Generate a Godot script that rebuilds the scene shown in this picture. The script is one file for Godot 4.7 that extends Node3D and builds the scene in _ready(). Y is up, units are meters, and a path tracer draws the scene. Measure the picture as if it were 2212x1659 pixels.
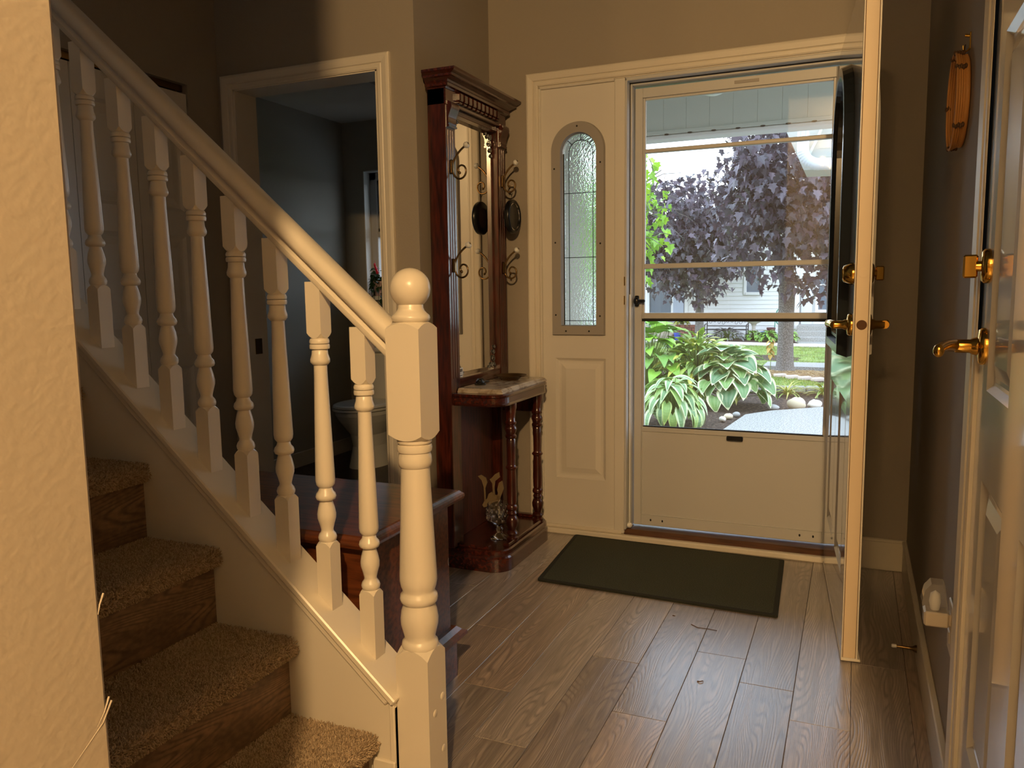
extends Node3D

const DOOR_TURN := 5.25
var M := {}
var names := {}
var rng := RandomNumberGenerator.new()

# ---------------------------------------------------------------- mesh builder
class MB:
	var v := PackedVector3Array()
	var n := PackedVector3Array()
	var t := PackedVector2Array()
	var c := PackedColorArray()
	var x := Transform3D.IDENTITY
	var uo := Vector2.ZERO
	var col := Color(1, 1, 1)
	var tinted := false

	func put(p: Vector3, m: Vector3) -> void:
		v.append(x * p)
		n.append((x.basis * m).normalized())
		var a := m.abs()
		if a.y >= a.x and a.y >= a.z:
			t.append(Vector2(p.x, p.z) + uo)
		elif a.x >= a.z:
			t.append(Vector2(p.z, p.y) + uo)
		else:
			t.append(Vector2(p.x, p.y) + uo)
		if tinted:
			c.append(col)

	func tri3(a: Vector3, b: Vector3, d: Vector3, na: Vector3, nb: Vector3, nd: Vector3) -> void:
		put(a, na)
		put(d, nd)
		put(b, nb)

	func tri(a: Vector3, b: Vector3, d: Vector3) -> void:
		var m := (b - a).cross(d - a).normalized()
		tri3(a, b, d, m, m, m)

	func quad(a: Vector3, b: Vector3, d: Vector3, e: Vector3) -> void:
		tri(a, b, d)
		tri(a, d, e)

	func quad4(a: Vector3, b: Vector3, d: Vector3, e: Vector3, na: Vector3, nb: Vector3, nd: Vector3, ne: Vector3) -> void:
		tri3(a, b, d, na, nb, nd)
		tri3(a, d, e, na, nd, ne)

	func face(pts: Array, mid: Vector3) -> void:   # a convex face turned away from mid
		var m: Vector3 = (pts[1] - pts[0]).cross(pts[2] - pts[0])
		var q := pts.duplicate()
		if m.dot(pts[0] - mid) < 0.0:
			q.reverse()
		for i in range(1, q.size() - 1):
			tri(q[0], q[i], q[i + 1])

	func box(lo: Vector3, hi: Vector3, bev := 0.0) -> void:
		var mid := (lo + hi) * 0.5
		var h := (hi - lo) * 0.5
		var b: float = minf(bev, minf(h.x, minf(h.y, h.z)) * 0.9)
		var k := func(sx: int, sy: int, sz: int, ax: int) -> Vector3:
			var p := Vector3(sx * (h.x - (0.0 if ax == 0 else b)), sy * (h.y - (0.0 if ax == 1 else b)), sz * (h.z - (0.0 if ax == 2 else b)))
			return mid + p
		for s in [-1, 1]:
			face([k.call(s, -1, -1, 0), k.call(s, 1, -1, 0), k.call(s, 1, 1, 0), k.call(s, -1, 1, 0)], mid)
			face([k.call(-1, s, -1, 1), k.call(1, s, -1, 1), k.call(1, s, 1, 1), k.call(-1, s, 1, 1)], mid)
			face([k.call(-1, -1, s, 2), k.call(1, -1, s, 2), k.call(1, 1, s, 2), k.call(-1, 1, s, 2)], mid)
		if b <= 0.0:
			return
		for s in [-1, 1]:
			for u in [-1, 1]:
				face([k.call(s, u, -1, 0), k.call(s, u, 1, 0), k.call(s, u, 1, 1), k.call(s, u, -1, 1)], mid)
				face([k.call(s, -1, u, 0), k.call(s, 1, u, 0), k.call(s, 1, u, 2), k.call(s, -1, u, 2)], mid)
				face([k.call(-1, s, u, 1), k.call(1, s, u, 1), k.call(1, s, u, 2), k.call(-1, s, u, 2)], mid)
				for w in [-1, 1]:
					face([k.call(s, u, w, 0), k.call(s, u, w, 1), k.call(s, u, w, 2)], mid)

	func bx(x0: float, x1: float, y0: float, y1: float, z0: float, z1: float, bev := 0.0) -> void:
		box(Vector3(minf(x0, x1), minf(y0, y1), minf(z0, z1)), Vector3(maxf(x0, x1), maxf(y0, y1), maxf(z0, z1)), bev)

	# profile of (radius, height), turned round the y axis; creases over 40 degrees stay sharp
	func lathe(pr: Array, segs := 24, squash := 1.0) -> void:
		var seg_n := []
		for i in pr.size() - 1:
			var d: Vector2 = pr[i + 1] - pr[i]
			seg_n.append(Vector2(d.y, -d.x).normalized())
		for i in pr.size() - 1:
			var n0: Vector2 = seg_n[i]
			var n1: Vector2 = seg_n[i]
			if i > 0 and seg_n[i - 1].dot(seg_n[i]) > 0.7:
				n0 = (seg_n[i - 1] + seg_n[i]).normalized()
			if i < pr.size() - 2 and seg_n[i + 1].dot(seg_n[i]) > 0.7:
				n1 = (seg_n[i + 1] + seg_n[i]).normalized()
			for j in segs:
				var a := TAU * j / segs
				var e := TAU * (j + 1) / segs
				var ca := Vector3(cos(a), 0, -sin(a) * squash)
				var ce := Vector3(cos(e), 0, -sin(e) * squash)
				var p0: Vector2 = pr[i]
				var p1: Vector2 = pr[i + 1]
				quad4(ca * p0.x + Vector3.UP * p0.y, ce * p0.x + Vector3.UP * p0.y, ce * p1.x + Vector3.UP * p1.y, ca * p1.x + Vector3.UP * p1.y,
					ca * n0.x + Vector3.UP * n0.y, ce * n0.x + Vector3.UP * n0.y, ce * n1.x + Vector3.UP * n1.y, ca * n1.x + Vector3.UP * n1.y)

	# a square block whose ends are cut to the round by a cone: the lamb's tongue of turned work
	func block(y0: float, y1: float, h: float, d0: float, d1: float) -> void:
		var cols := 32
		var rr := func(a: float) -> float:
			return h / maxf(absf(cos(a)), absf(sin(a)))
		var rin := h * 0.8
		var far := h * sqrt(2.0)
		var at := func(r: float, d: float) -> float:
			return d * pow(clampf((r - rin) / (far - rin), 0.0, 1.0), 1.3)
		for j in cols:
			var a := TAU * (j + 0.0) / cols + PI / 4
			var e := TAU * (j + 1.0) / cols + PI / 4
			var ra: float = rr.call(a)
			var re: float = rr.call(e)
			var pa := Vector3(cos(a) * ra, 0, -sin(a) * ra)
			var pe := Vector3(cos(e) * re, 0, -sin(e) * re)
			var up := Vector3.UP
			var ya: float = y0 + at.call(ra, d0)
			var ye: float = y0 + at.call(re, d0)
			var za: float = y1 - at.call(ra, d1)
			var ze: float = y1 - at.call(re, d1)
			quad(pa + up * ya, pe + up * ye, pe + up * ze, pa + up * za)
			var ia := Vector3(cos(a), 0, -sin(a)) * rin
			var ie := Vector3(cos(e), 0, -sin(e)) * rin
			quad(pa + up * za, pe + up * ze, ie + up * y1, ia + up * y1)
			quad(ia + up * y0, ie + up * y0, pe + up * ye, pa + up * ya)
			tri(ia + up * y1, ie + up * y1, up * y1)
			tri(ie + up * y0, ia + up * y0, up * y0)

	# polygon in the local xy plane, pushed from z0 to z1
	func prism(poly: PackedVector2Array, z0: float, z1: float, smooth := false) -> void:
		var q := poly.duplicate()
		if Geometry2D.is_polygon_clockwise(q):
			q.reverse()
		var ix := Geometry2D.triangulate_polygon(q)
		for i in range(0, ix.size(), 3):
			var a := q[ix[i]]
			var b := q[ix[i + 1]]
			var d := q[ix[i + 2]]
			if (b - a).cross(d - a) < 0.0:
				var s := b
				b = d
				d = s
			tri(Vector3(a.x, a.y, z1), Vector3(b.x, b.y, z1), Vector3(d.x, d.y, z1))
			tri(Vector3(a.x, a.y, z0), Vector3(d.x, d.y, z0), Vector3(b.x, b.y, z0))
		wall(q, z0, z1, smooth)

	func wall(q: PackedVector2Array, z0: float, z1: float, smooth := false) -> void:   # the sides of a prism, counterclockwise
		var k := q.size()
		var en := []
		for i in k:
			var d := q[(i + 1) % k] - q[i]
			en.append(Vector3(d.y, -d.x, 0).normalized())
		for i in k:
			var n0: Vector3 = en[i]
			var n1: Vector3 = en[i]
			if smooth:
				var p: Vector3 = en[(i + k - 1) % k]
				var f: Vector3 = en[(i + 1) % k]
				if p.dot(n0) > 0.7:
					n0 = (p + n0).normalized()
				if f.dot(n1) > 0.7:
					n1 = (f + n1).normalized()
			var a := q[i]
			var b := q[(i + 1) % k]
			quad4(Vector3(a.x, a.y, z0), Vector3(b.x, b.y, z0), Vector3(b.x, b.y, z1), Vector3(a.x, a.y, z1), n0, n1, n1, n0)

	# a flat ring between two counterclockwise outlines of equal length
	func ring(outer: PackedVector2Array, inner: PackedVector2Array, z0: float, z1: float, inset := 0.0) -> void:
		var k := outer.size()
		for i in k:
			var j := (i + 1) % k
			var a := outer[i].lerp(inner[i], inset)
			var b := outer[j].lerp(inner[j], inset)
			var d := inner[j].lerp(outer[j], inset)
			var e := inner[i].lerp(outer[i], inset)
			quad(Vector3(a.x, a.y, z1), Vector3(b.x, b.y, z1), Vector3(d.x, d.y, z1), Vector3(e.x, e.y, z1))
			quad(Vector3(e.x, e.y, z0), Vector3(d.x, d.y, z0), Vector3(b.x, b.y, z0), Vector3(a.x, a.y, z0))
			quad(Vector3(outer[i].x, outer[i].y, z0), Vector3(outer[j].x, outer[j].y, z0), Vector3(b.x, b.y, z1), Vector3(a.x, a.y, z1))
			quad(Vector3(e.x, e.y, z1), Vector3(d.x, d.y, z1), Vector3(inner[j].x, inner[j].y, z0), Vector3(inner[i].x, inner[i].y, z0))

	func tube(path: PackedVector3Array, r0: float, r1 := -1.0, segs := 10, closed := false) -> void:
		var k := path.size()
		var rb := r0 if r1 < 0.0 else r1
		var rings := []
		var dirs := []
		var side := Vector3.ZERO
		for i in k:
			var d: Vector3
			if closed:
				d = path[(i + 1) % k] - path[(i + k - 1) % k]
			else:
				d = path[mini(i + 1, k - 1)] - path[maxi(i - 1, 0)]
			d = d.normalized()
			if side == Vector3.ZERO:
				side = d.cross(Vector3.UP if absf(d.y) < 0.9 else Vector3.RIGHT).normalized()
			side = (side - d * side.dot(d)).normalized()
			var up := side.cross(d)
			var r := lerpf(r0, rb, float(i) / maxi(k - 1, 1))
			var pts := []
			for j in segs:
				var a := TAU * j / segs
				pts.append(side * cos(a) + up * sin(a))
			rings.append([path[i], r, pts])
			dirs.append(d)
		for i in (k if closed else k - 1):
			var p: Array = rings[i]
			var q: Array = rings[(i + 1) % k]
			for j in segs:
				var m := (j + 1) % segs
				quad4(p[0] + p[2][m] * p[1], p[0] + p[2][j] * p[1], q[0] + q[2][j] * q[1], q[0] + q[2][m] * q[1], p[2][m], p[2][j], q[2][j], q[2][m])
		if not closed:
			for j in range(1, segs - 1):
				var p: Array = rings[0]
				tri(p[0] + p[2][0] * p[1], p[0] + p[2][j] * p[1], p[0] + p[2][j + 1] * p[1])
				var q: Array = rings[k - 1]
				tri(q[0] + q[2][0] * q[1], q[0] + q[2][j + 1] * q[1], q[0] + q[2][j] * q[1])

	func ball(mid: Vector3, r: Vector3, segs := 16, rows := 10, rough := 0.0, sd := 1) -> void:
		var fn := func(i: int, j: int) -> Vector3:
			var th := PI * i / rows
			var ph := TAU * (j % segs) / segs
			var k := 1.0
			if rough > 0.0 and i > 0 and i < rows:
				k += rough * (sin(3.1 * ph + sd) * sin(2.0 * th + sd * 1.7) + 0.5 * sin(5.0 * ph + sd * 2.3) * sin(4.0 * th))
			return Vector3(sin(th) * cos(ph), cos(th), -sin(th) * sin(ph)) * k
		for i in rows:
			for j in segs:
				var a: Vector3 = fn.call(i, j)
				var b: Vector3 = fn.call(i + 1, j)
				var d: Vector3 = fn.call(i + 1, j + 1)
				var e: Vector3 = fn.call(i, j + 1)
				var s := Vector3.ONE / r
				if i < rows - 1:
					tri3(mid + a * r, mid + b * r, mid + d * r, a * s, b * s, d * s)
				if i > 0:
					tri3(mid + a * r, mid + d * r, mid + e * r, a * s, d * s, e * s)

	func rod(a: Vector3, b: Vector3, r: float, segs := 12) -> void:
		tube(PackedVector3Array([a, b]), r, r, segs)

	func mesh() -> ArrayMesh:
		var ar := []
		ar.resize(Mesh.ARRAY_MAX)
		ar[Mesh.ARRAY_VERTEX] = v
		ar[Mesh.ARRAY_NORMAL] = n
		ar[Mesh.ARRAY_TEX_UV] = t
		if tinted:
			ar[Mesh.ARRAY_COLOR] = c
		var m := ArrayMesh.new()
		m.add_surface_from_arrays(Mesh.PRIMITIVE_TRIANGLES, ar)
		return m

# ---------------------------------------------------------------- naming and placing
func numbered(called: String) -> String:
	var k: int = names.get(called, 0)
	names[called] = k + 1
	return called if k == 0 else "%s_%03d" % [called, k]

func tag(o: Node3D, label: String, category: String, group := "", kind := "") -> Node3D:
	if label: o.set_meta("label", label)
	if category: o.set_meta("category", category)
	if group: o.set_meta("group", group)
	if kind: o.set_meta("kind", kind)
	return o

func obj(called: String, mb: MB, mat: Material, parent: Node = self) -> MeshInstance3D:
	return inst(called, mb.mesh(), mat, parent)

func inst(called: String, mesh: Mesh, mat: Material, parent: Node = self) -> MeshInstance3D:
	var o := MeshInstance3D.new()
	o.name = numbered(called) if parent == self else called
	o.mesh = mesh
	o.material_override = mat
	parent.add_child(o, true)
	return o

func thing(called: String, label: String, category: String, at := Vector3.ZERO, turn := 0.0, group := "", kind := "") -> Node3D:
	var o := Node3D.new()
	o.name = numbered(called)
	add_child(o)
	o.position = at
	o.rotation_degrees.y = turn
	tag(o, label, category, group, kind)
	return o

func struct(called: String, mb: MB, mat: Material, label: String, category: String) -> MeshInstance3D:
	var o := obj(called, mb, mat)
	tag(o, label, category, "", "structure")
	return o

func many(called: String, mesh: Mesh, mat: Material, places: Array, tints: Array, parent: Node) -> MultiMeshInstance3D:
	var mm := MultiMesh.new()
	mm.transform_format = MultiMesh.TRANSFORM_3D
	mm.use_colors = tints.size() > 0
	mm.mesh = mesh
	mm.instance_count = places.size()
	for i in places.size():
		mm.set_instance_transform(i, places[i])
		if tints.size() > 0:
			mm.set_instance_color(i, tints[i % tints.size()])
	var o := MultiMeshInstance3D.new()
	o.name = numbered(called) if parent == self else called
	o.multimesh = mm
	o.material_override = mat
	o.set_meta("kind", "stuff")
	parent.add_child(o, true)
	return o

# ---------------------------------------------------------------- materials
func mk(c: Color, rough := 0.6, metal := 0.0) -> StandardMaterial3D:
	var m := StandardMaterial3D.new()
	m.albedo_color = c
	m.roughness = rough
	m.metallic = metal
	return m

func noise_tex(seed_: int, freq: float, ramp: Array, size := 512, type := FastNoiseLite.TYPE_SIMPLEX_SMOOTH, oct := 4, as_normal := false) -> NoiseTexture2D:
	var f := FastNoiseLite.new()
	f.seed = seed_
	f.noise_type = type
	f.frequency = freq
	f.fractal_octaves = oct
	if type == FastNoiseLite.TYPE_CELLULAR:
		f.cellular_return_type = FastNoiseLite.RETURN_DISTANCE
	var tx := NoiseTexture2D.new()
	tx.width = size
	tx.height = size
	tx.seamless = true
	tx.noise = f
	tx.as_normal_map = as_normal
	if ramp.size() > 0:
		var g := Gradient.new()
		var offs := PackedFloat32Array()
		var cols := PackedColorArray()
		for i in ramp.size():
			offs.append(ramp[i][0])
			cols.append(ramp[i][1])
		g.offsets = offs
		g.colors = cols
		tx.color_ramp = g
	return tx

func triplanar(m: StandardMaterial3D, s: Vector3, world := false) -> StandardMaterial3D:
	m.uv1_triplanar = true
	m.uv1_world_triplanar = world
	m.uv1_scale = s
	return m

func grey(a: float) -> Color:
	return Color(a, a, a)

func relief(m: StandardMaterial3D, tx: Texture2D, cm: float) -> StandardMaterial3D:
	m.heightmap_enabled = true
	m.heightmap_texture = tx
	m.heightmap_scale = cm
	return m

func plank_images() -> Array:   # limed grain, 0.454 m across by 3.6 m along, with its relief
	var w := 640
	var h := 1024
	var f := FastNoiseLite.new()
	f.seed = 11
	f.noise_type = FastNoiseLite.TYPE_SIMPLEX_SMOOTH
	f.frequency = 1.0
	f.fractal_octaves = 2
	var g := FastNoiseLite.new()
	g.seed = 5
	g.frequency = 1.0
	g.fractal_octaves = 3
	var a := PackedByteArray()
	var b := PackedByteArray()
	a.resize(w * h * 3)
	b.resize(w * h)
	for y in h:
		var z := 3.6 * y / h
		for x in w:
			var u := 0.4536 * x / w
			var warp := f.get_noise_2d(u * 6.0, z * 0.9)
			var s := 0.5 + 0.5 * sin(TAU * (u * 95.0 + warp * 9.0))
			var m := g.get_noise_2d(u * 40.0, z * 1.6)
			var fine := g.get_noise_2d(u * 380.0 + 50.0, z * 9.0)
			var line := pow(s, 3.0) * clampf(0.55 + m * 1.4, 0.0, 1.0)
			var k := clampf(0.64 + 0.17 * m + 0.11 * fine - 0.2 * line, 0.0, 1.0)
			var i := (y * w + x) * 3
			a[i] = int(255.0 * clampf(k * 0.99, 0, 1))
			a[i + 1] = int(255.0 * clampf(k * 0.93, 0, 1))
			a[i + 2] = int(255.0 * clampf(k * 0.885, 0, 1))
			b[y * w + x] = int(255.0 * clampf(0.75 - 0.55 * line + 0.25 * fine, 0, 1))
	return [ImageTexture.create_from_image(Image.create_from_data(w, h, false, Image.FORMAT_RGB8, a)), ImageTexture.create_from_image(Image.create_from_data(w, h, false, Image.FORMAT_L8, b))]

func wood(a: Color, b: Color, c: Color, rough: float, seed_: int, axis: int, coat := 0.0) -> StandardMaterial3D:
	var m := mk(Color.WHITE, rough)
	m.albedo_texture = noise_tex(seed_, 0.02, [[0.15, a], [0.5, b], [0.85, c]], 512, FastNoiseLite.TYPE_SIMPLEX_SMOOTH, 5)
	var s := Vector3(5, 5, 5)
	s[axis] = 0.55
	triplanar(m, s)
	if coat > 0.0:
		m.clearcoat_enabled = true
		m.clearcoat = coat
		m.clearcoat_roughness = 0.15
	return m

func glass(tint := Color(1, 1, 1), alpha := 0.04) -> StandardMaterial3D:
	var m := mk(Color(tint, alpha), 0.02)
	m.transparency = BaseMaterial3D.TRANSPARENCY_ALPHA
	return m

func make_materials() -> void:
	var orange_peel := noise_tex(3, 0.06, [], 256)
	M.wall = relief(triplanar(mk(Color(0.61, 0.575, 0.525), 0.75), Vector3(6, 6, 6), true), orange_peel, 0.03)
	M.bath_wall = relief(triplanar(mk(Color(0.68, 0.67, 0.63), 0.75), Vector3(6, 6, 6), true), orange_peel, 0.03)
	M.ceiling = mk(Color(0.85, 0.84, 0.81), 0.9)
	M.trim = mk(Color(0.865, 0.835, 0.775), 0.38)
	M.rail = mk(Color(0.885, 0.85, 0.785), 0.3)
	M.door = mk(Color(0.86, 0.84, 0.80), 0.3)
	M.gloss_door = mk(Color(0.80, 0.79, 0.765), 0.28)
	M.gloss_door.clearcoat_enabled = true
	M.gloss_door.clearcoat = 1.0
	M.gloss_door.clearcoat_roughness = 0.06
	M.leaf_edge = mk(Color(0.84, 0.76, 0.64), 0.5)
	M.steel_paint = mk(Color(0.78, 0.77, 0.75), 0.16)
	M.steel_paint.metallic_specular = 0.8
	M.steel_paint.clearcoat_enabled = true
	M.steel_paint.clearcoat = 1.0
	M.steel_paint.clearcoat_roughness = 0.04
	M.alu = mk(Color(0.76, 0.76, 0.75), 0.4)
	M.grey_frame = mk(Color(0.62, 0.60, 0.575), 0.5)
	M.black = mk(Color(0.05, 0.055, 0.06), 0.3)
	M.insert = mk(Color(0.10, 0.115, 0.125), 0.22)
	M.rubber = mk(Color(0.03, 0.03, 0.035), 0.7)
	M.brown_groove = mk(Color(0.32, 0.2, 0.1), 0.8)
	M.brass = mk(Color(0.86, 0.68, 0.32), 0.14, 1.0)
	M.old_brass = mk(Color(0.50, 0.40, 0.26), 0.3, 1.0)
	M.chrome = mk(Color(0.85, 0.85, 0.86), 0.08, 1.0)
	M.mirror = mk(Color(0.93, 0.93, 0.92), 0.01, 1.0)
	M.lead = mk(Color(0.16, 0.17, 0.17), 0.45, 0.6)
	M.glass = glass()
	M.clear = glass(Color(1, 1, 1), 0.1)
	var rip := noise_tex(21, 0.02, [], 512, FastNoiseLite.TYPE_SIMPLEX_SMOOTH, 2)
	M.textured_glass = mk(Color(0.97, 1.0, 0.985, 0.0), 0.06)
	M.textured_glass.refraction_enabled = true
	M.textured_glass.refraction_scale = 0.045
	triplanar(relief(M.textured_glass, rip, 0.5), Vector3(5, 5, 5))
	M.crystal = mk(Color(1, 1, 1, 0.0), 0.02)
	M.crystal.refraction_enabled = true
	M.crystal.refraction_scale = 0.05
	M.mahogany = wood(Color(0.15, 0.055, 0.03), Color(0.26, 0.095, 0.05), Color(0.33, 0.13, 0.065), 0.28, 31, 1, 0.6)
	M.mahogany_dull = wood(Color(0.19, 0.065, 0.032), Color(0.27, 0.10, 0.05), Color(0.32, 0.125, 0.06), 0.55, 35, 1)
	M.mahogany_z = wood(Color(0.16, 0.06, 0.035), Color(0.26, 0.10, 0.055), Color(0.32, 0.125, 0.07), 0.25, 32, 2, 0.7)
	M.oak = wood(Color(0.27, 0.13, 0.065), Color(0.40, 0.21, 0.105), Color(0.47, 0.265, 0.14), 0.3, 33, 0, 0.5)
	M.threshold = wood(Color(0.25, 0.16, 0.10), Color(0.36, 0.24, 0.15), Color(0.42, 0.29, 0.19), 0.4, 34, 0)
	var marb := mk(Color.WHITE, 0.15)
	marb.albedo_texture = noise_tex(41, 0.006, [[0.2, Color(0.80, 0.76, 0.70)], [0.5, Color(0.74, 0.69, 0.62)], [0.62, Color(0.58, 0.52, 0.45)], [0.75, Color(0.77, 0.73, 0.67)]], 512, FastNoiseLite.TYPE_SIMPLEX_SMOOTH, 5)
	M.marble = triplanar(marb, Vector3(2, 2, 2))
	var pl := plank_images()
	M.planks = []
	for tone in [Color(1, 1, 1), Color(0.9, 0.89, 0.88), Color(1.0, 0.96, 0.92), Color(0.84, 0.82, 0.81)]:
		var m := mk(tone, 0.33)
		m.metallic_specular = 0.85
		m.clearcoat_enabled = true
		m.clearcoat = 0.8
		m.clearcoat_roughness = 0.28
		m.albedo_texture = pl[0]
		m.uv1_scale = Vector3(1.0 / 0.4536, 1.0 / 3.6, 1)
		relief(m, pl[1], 0.06)
		M.planks.append(m)
	var riser := mk(Color(0.78, 0.67, 0.55), 0.45)
	riser.albedo_texture = pl[0]
	riser.uv1_scale = Vector3(1.0 / 3.6, 1.0 / 0.4536, 1)
	M.riser = riser
	M.joint = mk(Color(0.16, 0.14, 0.13), 0.8)
	var carpet := mk(Color.WHITE, 0.95)
	carpet.albedo_texture = noise_tex(51, 0.03, [[0.2, Color(0.55, 0.46, 0.36)], [0.5, Color(0.68, 0.59, 0.48)], [0.8, Color(0.76, 0.68, 0.57)]], 512, FastNoiseLite.TYPE_SIMPLEX, 3)
	M.carpet = triplanar(carpet, Vector3(3.5, 3.5, 3.5), true)
	M.pile = mk(Color.WHITE, 0.95)
	M.pile.vertex_color_use_as_albedo = true
	var mat_ := mk(Color.WHITE, 0.95)
	mat_.albedo_texture = noise_tex(61, 0.12, [[0.2, Color(0.165, 0.175, 0.125)], [0.8, Color(0.27, 0.285, 0.21)]], 512, FastNoiseLite.TYPE_SIMPLEX, 2)
	M.mat = relief(triplanar(mat_, Vector3(3, 3, 3)), noise_tex(62, 0.2, [], 512, FastNoiseLite.TYPE_CELLULAR, 1), 0.15)
	M.mat_edge = mk(Color(0.13, 0.135, 0.10), 0.9)
	M.porcelain = mk(Color(0.86, 0.86, 0.84), 0.12)
	M.plastic = mk(Color(0.83, 0.79, 0.72), 0.35)
	M.white = mk(Color(0.9, 0.9, 0.88), 0.4)
	M.pewter = mk(Color(0.55, 0.55, 0.53), 0.3, 0.8)
	M.bronze = mk(Color(0.38, 0.29, 0.18), 0.35, 0.8)
	M.reed = mk(Color(0.74, 0.53, 0.29), 0.55)
	M.dark_knot = mk(Color(0.34, 0.24, 0.15), 0.7)

func _ready() -> void:
	rng.seed = 7
	# ---- camera, sky, lamps, exposure
	var cam := Camera3D.new()
	cam.name = "camera"
	cam.position = Vector3(0, 1.16, 3.49)
	cam.rotation_degrees = Vector3(-6.765, 23.32, -0.81)
	cam.keep_aspect = Camera3D.KEEP_HEIGHT
	cam.fov = 2.0 * rad_to_deg(atan(829.5 / 1720.0))
	cam.near = 0.02
	cam.far = 200.0
	add_child(cam)
	cam.current = true
	var sky_m := ProceduralSkyMaterial.new()
	sky_m.sky_top_color = Color(0.80, 0.88, 0.97)
	sky_m.sky_horizon_color = Color(0.94, 0.97, 1.0)
	sky_m.ground_horizon_color = Color(0.5, 0.52, 0.48)
	sky_m.ground_bottom_color = Color(0.3, 0.32, 0.28)
	sky_m.energy_multiplier = SKY
	var sky := Sky.new()
	sky.sky_material = sky_m
	var env := Environment.new()
	env.background_mode = Environment.BG_SKY
	env.sky = sky
	env.ambient_light_source = Environment.AMBIENT_SOURCE_DISABLED
	env.tonemap_mode = Environment.TONE_MAPPER_LINEAR
	env.tonemap_exposure = EXPOSURE
	env.sdfgi_enabled = true
	env.ssao_enabled = true
	env.ssil_enabled = true
	var we := WorldEnvironment.new()
	we.name = "world_environment"
	we.environment = env
	add_child(we)
	make_materials()
	ceiling_lamp(Vector3(0.34, 2.75, 4.5))
	chandelier(Vector3(-0.2, 2.46, 6.2))
	# ---- the place, then what stands in it
	build_shell()
	build_floor()
	build_front_entry()
	build_open_door()
	build_right_wall()
	build_bathroom()
	build_closet()
	build_stairs()
	build_chest()
	build_hall_stand()
	build_small_things()
	build_outdoors()

const SKY := 4.8
const EXPOSURE := 1.0
const LAMP := 8.0
const LAMP_COLOR := Color(1.0, 0.815, 0.565)

func ceiling_lamp(at: Vector3) -> void:
	var t := thing("ceiling_lamp", "round white ceiling lamp with a brass rim, behind and right of the viewer", "ceiling lamp", at)
	var b := MB.new()
	b.lathe([Vector2(0.0, 0.0), Vector2(0.10, 0.0), Vector2(0.11, -0.02), Vector2(0.09, -0.035), Vector2(0.0, -0.035)], 28)
	obj("rim", b, M.brass, t)
	b = MB.new()
	b.ball(Vector3(0, -0.14, 0), Vector3(0.10, 0.10, 0.10), 24, 14)
	var gm := mk(Color(1, 0.95, 0.85), 0.5)
	gm.emission_enabled = true
	gm.emission = Color(1.0, 0.86, 0.62)
	gm.emission_energy_multiplier = 8.0
	obj("glowing_globe_bulb", b, gm, t)
	var l := OmniLight3D.new()
	l.name = "lamp_light"
	l.light_color = LAMP_COLOR
	l.light_energy = LAMP
	l.light_size = 0.04
	l.omni_range = 30.0
	l.omni_attenuation = 2.0
	l.shadow_enabled = true
	l.position = Vector3(0, -0.14, 0)
	t.add_child(l, true)

func chandelier(at: Vector3) -> void:
	var t := thing("chandelier", "brass chandelier with four glowing bulbs hanging behind the viewer, mirrored in the storm glass", "chandelier", at)
	var b := MB.new()
	b.lathe([Vector2(0.0, 0.29), Vector2(0.06, 0.29), Vector2(0.055, 0.265), Vector2(0.02, 0.255), Vector2(0.008, 0.19), Vector2(0.008, 0.03), Vector2(0.03, 0.01), Vector2(0.035, -0.02), Vector2(0.02, -0.05), Vector2(0.008, -0.08), Vector2(0.0, -0.085)], 20)
	obj("stem", b, M.brass, t)
	for i in 4:
		var a := TAU * i / 4 + 0.5
		var d := Vector3(cos(a), 0, sin(a))
		var arm := MB.new()
		var path := PackedVector3Array()
		for k in 13:
			var s := k / 12.0
			path.append(d * (0.03 + 0.19 * s) + Vector3.UP * (-0.01 - 0.07 * sin(PI * s) + 0.02 * s))
		arm.tube(path, 0.007, 0.006, 10)
		arm.x = Transform3D(Basis(), d * 0.22)
		arm.lathe([Vector2(0.0, -0.01), Vector2(0.028, 0.0), Vector2(0.03, 0.008), Vector2(0.012, 0.01), Vector2(0.012, 0.035), Vector2(0.0, 0.035)], 16)
		obj("arm", arm, M.brass, t)
		var bulb := MB.new()
		bulb.lathe([Vector2(0.0, 0.035), Vector2(0.014, 0.037), Vector2(0.026, 0.055), Vector2(0.03, 0.075), Vector2(0.026, 0.095), Vector2(0.012, 0.12), Vector2(0.0, 0.13)], 18)
		var gm := mk(Color(1, 0.9, 0.7), 0.4)
		gm.emission_enabled = true
		gm.emission = Color(1.0, 0.80, 0.48)
		gm.emission_energy_multiplier = 30.0
		var o := obj("bulb", bulb, gm, t)
		o.position = d * 0.22
		var l := OmniLight3D.new()
		l.name = "lamp_light"
		l.light_color = LAMP_COLOR
		l.light_energy = 0.6
		l.light_size = 0.03
		l.omni_range = 30.0
		l.omni_attenuation = 2.0
		l.shadow_enabled = true
		l.position = d * 0.22 + Vector3(0, 0.08, 0)
		t.add_child(l, true)

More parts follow.
